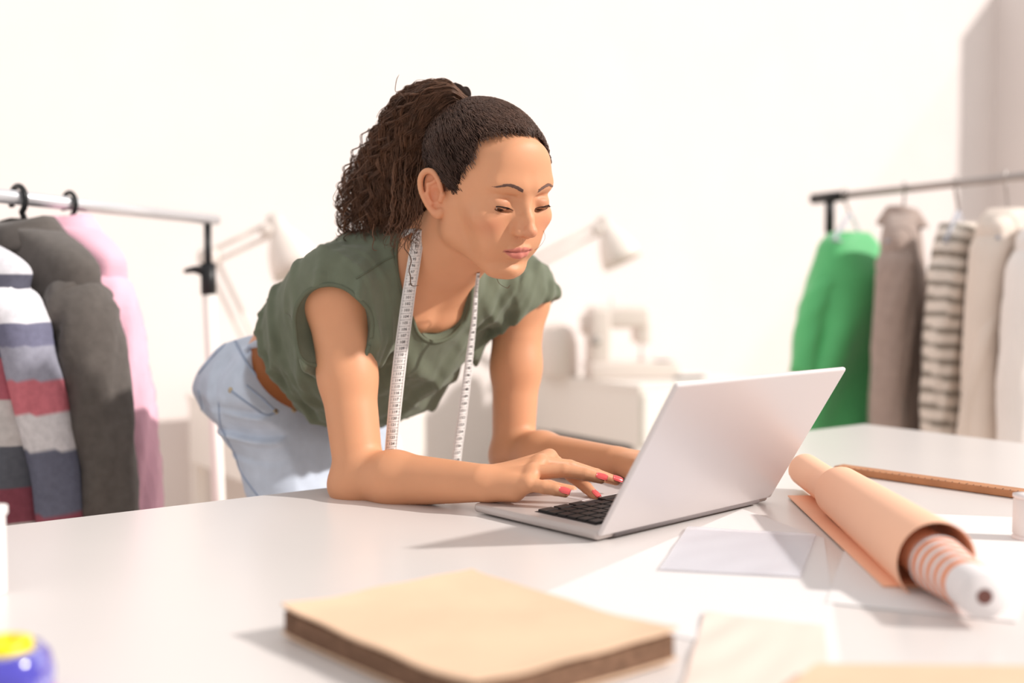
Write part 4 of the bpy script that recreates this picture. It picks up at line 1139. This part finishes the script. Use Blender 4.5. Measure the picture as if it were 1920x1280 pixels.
cap.disp(lambda P: .0016*np.sin(loc(P)[:, 0]*.33+4*np.sin(loc(P)[:, 1]*.09))*np.sin(loc(P)[:, 1]*.25+loc(P)[:, 2]*.2), HO, .3)
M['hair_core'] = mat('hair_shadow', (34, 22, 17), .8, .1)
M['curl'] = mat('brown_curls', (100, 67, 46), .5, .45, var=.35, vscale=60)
Vh, Fh = cap.mesh(.0024)
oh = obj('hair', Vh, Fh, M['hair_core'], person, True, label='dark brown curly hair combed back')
TIE = H(6, -56, 112)
tl = loc(TIE); cen = np.array([0., -5, 40])
def on_cap(D, lift):                                            # points on the cap along local directions D (n,3)
    r = np.full(len(D), 70.)
    for _ in range(14):
        P = HO+((cen+D*r[:, None])*HS)@HR_.T
        d = np.full(len(P), 1.)
        for fn, c, R, op, k in cap.p:
            if op == 'u':
                e = fn(P); h = np.clip(.5+.5*(e-d)/k, 0, 1); d = e*(1-h)+d*h-k*h*(1-h)
        r = r-d/HS*.9
    return HO+((cen+D*(r+lift)[:, None])*HS)@HR_.T
strands = []
for i in range(3200):
    az = RNG.uniform(-180, 180); zl = np.interp(abs(az), AZ, ZL)
    z = zl+RNG.uniform(-3, 10) if RNG.random() < .5 else RNG.uniform(zl, 120)
    rr = 78*math.sqrt(max(.05, 1-((z-45)/92)**2))
    p = np.array([rr*math.sin(math.radians(az)), rr*math.cos(math.radians(az))*1.2-10, z])
    d0 = nrm(p-cen); d1 = nrm(tl-cen+RNG.normal(0, 8, 3)); n = 30
    t = np.linspace(0, RNG.uniform(.75, 1.0), n)[:, None]
    D = d0*(1-t)+d1*t; D /= np.linalg.norm(D, axis=1)[:, None]
    sd = nrm(np.cross(d0, d1)); w_ = RNG.uniform(.014, .030); f = 4.6+.8*math.sin(az*.07); ph = 2.2*math.sin(az*.045)+1.6*math.sin(az*.11+1)+z*.05+RNG.normal(0, .45)
    D = D+sd*(w_*np.sin(f*6.28*t*np.linalg.norm(d1-d0)+ph))*np.minimum(1, t*6+.3); D /= np.linalg.norm(D, axis=1)[:, None]
    lift = RNG.uniform(-.4, 1.4)+1.7*np.cos(f*6.28*t[:, 0]*np.linalg.norm(d1-d0)+ph)
    P = on_cap(D, lift); R = np.full(n, RNG.uniform(.28, .6)*HS); R[0] *= .3; R[-1] *= .6
    strands.append((P, R))
V, F = fat_tubes(strands, 3); obj('hair_strands', V, F, M['hair'], oh, True)
# ponytail
dT = TIE[1]/U
outer = [(872, 184, 0), (836, 157, 0), (794, 158, 0), (738, 192, 0), (690, 272, 0), (664, 330, 0), (652, 384, 0), (655, 436, 0)]
inner = [(874, 202, 0), (852, 208, 0), (830, 244, 0), (812, 300, 0), (806, 350, 0), (796, 400, 0), (782, 446, 0), (768, 480, 0)]
zd = [dT+k for k in (0, .012, .03, .055, .075, .085, .085, .075)]
og = np.array([at(x+6, y, d) for (x, y, _), d in zip(outer, zd)]); ig = np.array([at(x, y, d) for (x, y, _), d in zip(inner, zd)])
og = spline(og, 60); ig = spline(ig, 60); VW = np.array([0, 1., 0])
prof = np.interp(np.linspace(0, 1, 60), [0, .12, .4, .75, 1], [.012, .04, .062, .06, .045])
pony = SDF()
mid = (og+ig)/2; hw_ = np.linalg.norm(og-ig, axis=1)/2
for i in range(9, 52, 4):
    tdir = nrm(mid[i+4]-mid[i-4]); sd = nrm((ig-og)[i]-tdir*((ig-og)[i]@tdir)); dp = np.cross(tdir, sd)
    pony.ell(mid[i], (.026, max(.010, hw_[i]*.66*(1-.35*max(0, i-34)/18)), prof[i]*.7), np.array([tdir, sd, dp]), .025)
pony.disp(lambda P: .003*np.sin(P[:, 0]*260+5*np.sin(P[:, 2]*60))*np.sin(P[:, 2]*210+P[:, 1]*140), mid[30], .4)
Vp, Fp = pony.mesh(.003)
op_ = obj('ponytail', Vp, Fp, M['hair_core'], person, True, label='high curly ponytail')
strands = []
for lock in range(520):
    a = RNG.uniform(0, 6.283)
    if RNG.random() < .8: q2 = .5+.5*math.cos(a)*RNG.uniform(.80, 1.0); w_ = math.sin(a)*RNG.uniform(.80, 1.05)
    else: q2 = RNG.random(); w_ = RNG.uniform(-.8, .8)
    n = 60; t1 = RNG.uniform(.62, 1.04); t0_ = 0 if RNG.random() < .65 else RNG.uniform(0, .4)
    if RNG.random() < .25: t1 *= .75
    t = np.linspace(t0_, max(t1, t0_+.3), n)
    ti = np.clip(t, 0, 1)*59; k = np.minimum(ti.astype(int), 58); fr = (ti-k)[:, None]
    O = og[k]*(1-fr)+og[k+1]*fr; I = ig[k]*(1-fr)+ig[k+1]*fr
    wob = .06*np.sin(t*RNG.uniform(2, 5)+RNG.uniform(0, 6)); lam = RNG.uniform(.026, .048); amp0 = RNG.uniform(.002, .0062); ph = RNG.uniform(0, 6.28); dph = RNG.choice([-1, 1])
    R0_ = RNG.uniform(.0003, .0006)
    for j in range(8):
        qq = q2+RNG.normal(0, .012)+wob*(1+RNG.normal(0, .12)); w2 = w_+RNG.normal(0, .03)
        C = O*(1-qq)[:, None]+I*qq[:, None]
        C = C+VW*(w2*np.interp(ti, np.arange(60), prof))[:, None]-ZZ*(np.maximum(0, t-1)*.25)[:, None]
        Tn = np.gradient(C, axis=0); Tn /= np.linalg.norm(Tn, axis=1)[:, None]; A = np.cross(Tn, VW); A /= np.linalg.norm(A, axis=1)[:, None]+1e-9; B2 = np.cross(Tn, A)
        s = np.r_[0, np.cumsum(np.linalg.norm(np.diff(C, axis=0), axis=1))]
        amp = amp0*np.clip((t-.06)/.5, .10, 1)*(1+.5*np.clip(t-.7, 0, 1))*RNG.uniform(.8, 1.2); p2 = ph+RNG.normal(0, .22)
        C = C+A*(amp*np.cos(dph*s/lam*6.28+p2))[:, None]+B2*(amp*np.sin(dph*s/lam*6.28+p2))[:, None]+RNG.normal(0, .0011, 3)*np.linspace(.3, 1.6, n)[:, None]
        R = np.full(n, R0_*RNG.uniform(.8, 1.2)); R[-10:] *= np.linspace(1, .25, 10)
        strands.append((C, R))
for lock in range(34):                                          # loose ringlets standing off the mass
    n = 70; q2 = RNG.uniform(-.16, .06); w_ = RNG.uniform(-.7, .8); t0_ = RNG.uniform(.52, .7); t = np.linspace(t0_, RNG.uniform(.95, 1.14), n)
    ti = np.clip(t, 0, 1)*59; k = np.minimum(ti.astype(int), 58); fr = (ti-k)[:, None]
    O = og[k]*(1-fr)+og[k+1]*fr; I = ig[k]*(1-fr)+ig[k+1]*fr
    if lock % 3 == 0: q2 = RNG.uniform(.2, 1.0); t = t+.06
    lam = RNG.uniform(.022, .036); amp0 = RNG.uniform(.003, .0065); ph = RNG.uniform(0, 6.28)
    for j in range(5):
        qq = (q2-.10*np.maximum(0, t-.6)*RNG.uniform(.5, 1.5)+RNG.normal(0, .006))[:, None]
        C = O*(1-qq)+I*qq+VW*(w_*np.interp(ti, np.arange(60), prof))[:, None]-ZZ*(np.maximum(0, t-1)*.28)[:, None]
        Tn = np.gradient(C, axis=0); Tn /= np.linalg.norm(Tn, axis=1)[:, None]+1e-9; A = np.cross(Tn, VW); A /= np.linalg.norm(A, axis=1)[:, None]+1e-9; B2 = np.cross(Tn, A)
        s = np.r_[0, np.cumsum(np.linalg.norm(np.diff(C, axis=0), axis=1))]; amp = amp0*np.linspace(.5, 1.3, n); p2 = ph+RNG.normal(0, .25)
        C = C+A*(amp*np.cos(s/lam*6.28+p2))[:, None]+B2*(amp*np.sin(s/lam*6.28+p2))[:, None]
        R = np.full(n, RNG.uniform(.0003, .00055)); R[-12:] *= np.linspace(1, .2, 12); strands.append((C, R))
def loose(px_pts, d, r=.0007, amp=.0015, lam=.02, n=60):
    C = spline([at(x, y, d) for x, y in px_pts], n); s = np.r_[0, np.cumsum(np.linalg.norm(np.diff(C, axis=0), axis=1))]
    a = amp*np.linspace(.3, 1, n); C = C+np.c_[a*np.cos(s/lam*6.28), a*np.sin(s/lam*6.28), a*np.sin(s/lam*6.28+1)]
    R = np.full(n, r); R[-10:] *= np.linspace(1, .3, 10); return C, R
strands += [loose([(775, 205), (752, 176), (741, 170), (744, 150), (748, 140)], dT, .0006, .0004),
            loose([(740, 190), (715, 205), (705, 222)], dT, .0004, .0006), loose([(690, 300), (650, 345), (632, 358)], dT, .0005, .0014),
            loose([(668, 370), (648, 392), (645, 425), (652, 436)], dT, .0006, .002), loose([(680, 330), (640, 345), (625, 372), (632, 385)], dT, .0004, .0012),
            loose([(765, 440), (758, 465), (770, 480), (768, 510), (772, 532), (784, 536)], 1.395, .0009, .0010),
            loose([(690, 400), (660, 420), (640, 440), (628, 436)], dT, .0004, .0018), loose([(700, 420), (700, 460), (706, 470)], 1.40, .0007, .002),
            loose([(930, 516), (936, 530), (950, 540), (958, 533)], 1.40, .0004, .0005), loose([(1018, 430), (1022, 445), (1012, 462), (1000, 470)], 1.40, .00025, .0003)]
for i in range(44):
    x0 = RNG.uniform(728, 790); ye = RNG.uniform(436, 472)+(12 if x0 > 745 else 0); d_ = RNG.uniform(1.40, 1.425)
    strands.append(loose([(x0+8, RNG.uniform(290, 385)), (x0+2, 408), (x0-4+RNG.normal(0, 4), 430), (x0-8+RNG.normal(0, 8), ye)], d_, RNG.uniform(.0003, .0006), RNG.uniform(.0016, .004), RNG.uniform(.018, .03)))
V, F = fat_tubes(strands, 3); obj('curls', V, F, M['curl'], op_, True)

# ------------------------------------------------------------------ measuring tape round her neck
def text_mesh(txt, cache={}):
    if txt not in cache:
        cu = bpy.data.curves.new('t', 'FONT'); cu.body = txt; cu.size = 1; cu.align_x = 'CENTER'; cu.align_y = 'CENTER'; cu.resolution_u = 2; cu.offset = .012
        o = bpy.data.objects.new('t', cu); COL.objects.link(o); bpy.context.view_layer.update()
        me = bpy.data.meshes.new_from_object(o.evaluated_get(bpy.context.evaluated_depsgraph_get()))
        V = np.array([v.co[:] for v in me.vertices]); F = [tuple(p.vertices) for p in me.polygons]
        bpy.data.objects.remove(o); bpy.data.curves.remove(cu); bpy.data.meshes.remove(me); cache[txt] = (V, F)
    return cache[txt]
def surf(x, y, dflt, lift=.0035):
    """depth of the clothes or skin at a pixel, else the given depth"""
    best = None
    return best
def strap(px, ddef, dmax, n=120):
    P = spline([(x, y) for x, y, w_ in px], n); Wd = spline([(y, w_) for x, y, w_ in px], n)[:, 1]
    Y1 = np.nan_to_num(sh.hits(P)[:, 1]/U, nan=9); Y2 = np.nan_to_num(body.hits(P)[:, 1]/U, nan=9); Y2[P[:, 1] > 640] = 9
    D = np.minimum(np.minimum(Y1, Y2)-.0035, dmax)
    k = np.ones(13)/13; Dp = np.r_[[D[0]]*6, D, [D[-1]]*6]
    Dm = np.array([Dp[i:i+13].min() for i in range(n)]); Dm = np.r_[[Dm[0]]*6, Dm, [Dm[-1]]*6]; D = np.convolve(Dm, k, 'valid')
    C = np.array([at(x, y, d) for (x, y), d in zip(P, D)])
    return C, Wd
tape_loc = NB
tape = empty('measuring_tape', NB-ZZ*.15, 'white measuring tape hanging around the woman\'s neck', 'measuring tape')
def ribbon(C, Wv, name, first, last, flip=False):
    """C centre line, Wv half width vectors; prints centimetre boxes with numbers"""
    n = len(C); Tn = np.gradient(C, axis=0); N = np.cross(Wv, Tn); N /= np.linalg.norm(N, axis=1)[:, None]
    N = np.where(((CAM-C)*N).sum(1)[:, None] > 0, N, -N)
    V = np.r_[C-Wv, C+Wv, C-Wv-N*.0006, C+Wv-N*.0006]; F = []
    for i in range(n-1):
        F += [(i, i+1, n+i+1, n+i), (2*n+i, 3*n+i, 3*n+i+1, 2*n+i+1), (i, 2*n+i, 2*n+i+1, i+1), (n+i, n+i+1, 3*n+i+1, 3*n+i)]
    o = obj(name, V, F, M['tape'], tape, True)
    s = np.r_[0, np.cumsum(np.linalg.norm(np.diff(C, axis=0), axis=1))]
    mk = MB(); cnt = abs(last-first)+1; st = s[-1]/cnt
    def fr(d): 
        return [np.array([np.interp(d, s, X[:, j]) for j in range(3)]) for X in (C, Wv, N)]
    for i in range(cnt):
        d = (i+.5)*st; c, wv, nn = fr(d); t_ = nrm(fr(min(d+.003, s[-1]))[0]-fr(max(d-.003, 0))[0]); u_ = nrm(wv); hw2 = np.linalg.norm(wv)
        u_ = u_ if u_[0] > 0 else -u_
        Vt, Ft = text_mesh(str(first+i if last > first else first-i))
        sc_ = st*.62
        kx = min(1, hw2/.0085)
        mk.add([c+nn*.0004+u_*p[0]*sc_*kx-t_*p[1]*sc_ for p in Vt], Ft)
        e, wv2, n2 = fr(i*st); h2 = np.linalg.norm(wv2)
        mk.box(e+n2*.0003, (h2*.80, .00014, .0001), np.array([u_, t_, n2]))
        for sd_ in (-1, 1):
            mk.box(c+nn*.0003+u_*sd_*h2*.80, (.00008, st*.5, .0001), np.array([u_, t_, nn]))
            mk.box(c+nn*.0003+u_*sd_*h2*.69, (h2*.08, .00018, .0001), np.array([u_, t_, nn]))
    mk.build('printed_numbers', M['ink'], o, label='black printed centimetre numbers')
sA = [(786, 432, 22), (781, 462, 24), (774, 505, 25), (767, 548, 25), (760, 600, 26), (752, 660, 26), (745, 720, 26), (739, 780, 25), (734, 835, 24), (730, 885, 24)]
C, Wd = strap(sA, 1.43, 1.435)
Wv = np.array([nrm([1, .25, .06])*(w_/2/FPX*c[1]) for w_, c in zip(Wd, C)])
ribbon(C, Wv, 'tape_strap', 91, 128); A0, AW = C[0], Wv[0]
sB = [(897, 512, 7), (893, 545, 8), (891, 575, 10), (889, 600, 11), (884, 640, 14), (878, 690, 17), (872, 740, 19), (865, 795, 20), (858, 845, 20), (852, 895, 21)]
C, Wd = strap(sB, 1.50, 1.50)
Wv = np.array([nrm([1, .6, .05])*(w_/2/FPX*c[1]) for w_, c in zip(Wd, C)])
ribbon(C, Wv, 'tape_strap', 130, 160); B0, BW = C[0], Wv[0]
# the part behind the neck
bk = NB-HAX[1]*np.array([1, 1, 0])*.085+ZZ*.025
C = spline([A0, A0+np.array([-.022, .030, -.002]), bk+(A0-B0)*.25, bk+(B0-A0)*.25, B0+np.array([-.01, .04, .01]), B0], 60)
q = np.linspace(0, 1, 60)[:, None]; Wv = AW*(1-q)+BW*q
Wv = Wv*(1-np.sin(q*math.pi))+np.array([.002, -.002, .0095])*np.sin(q*math.pi)
ribbon(C, Wv, 'tape_loop', 91, 72)
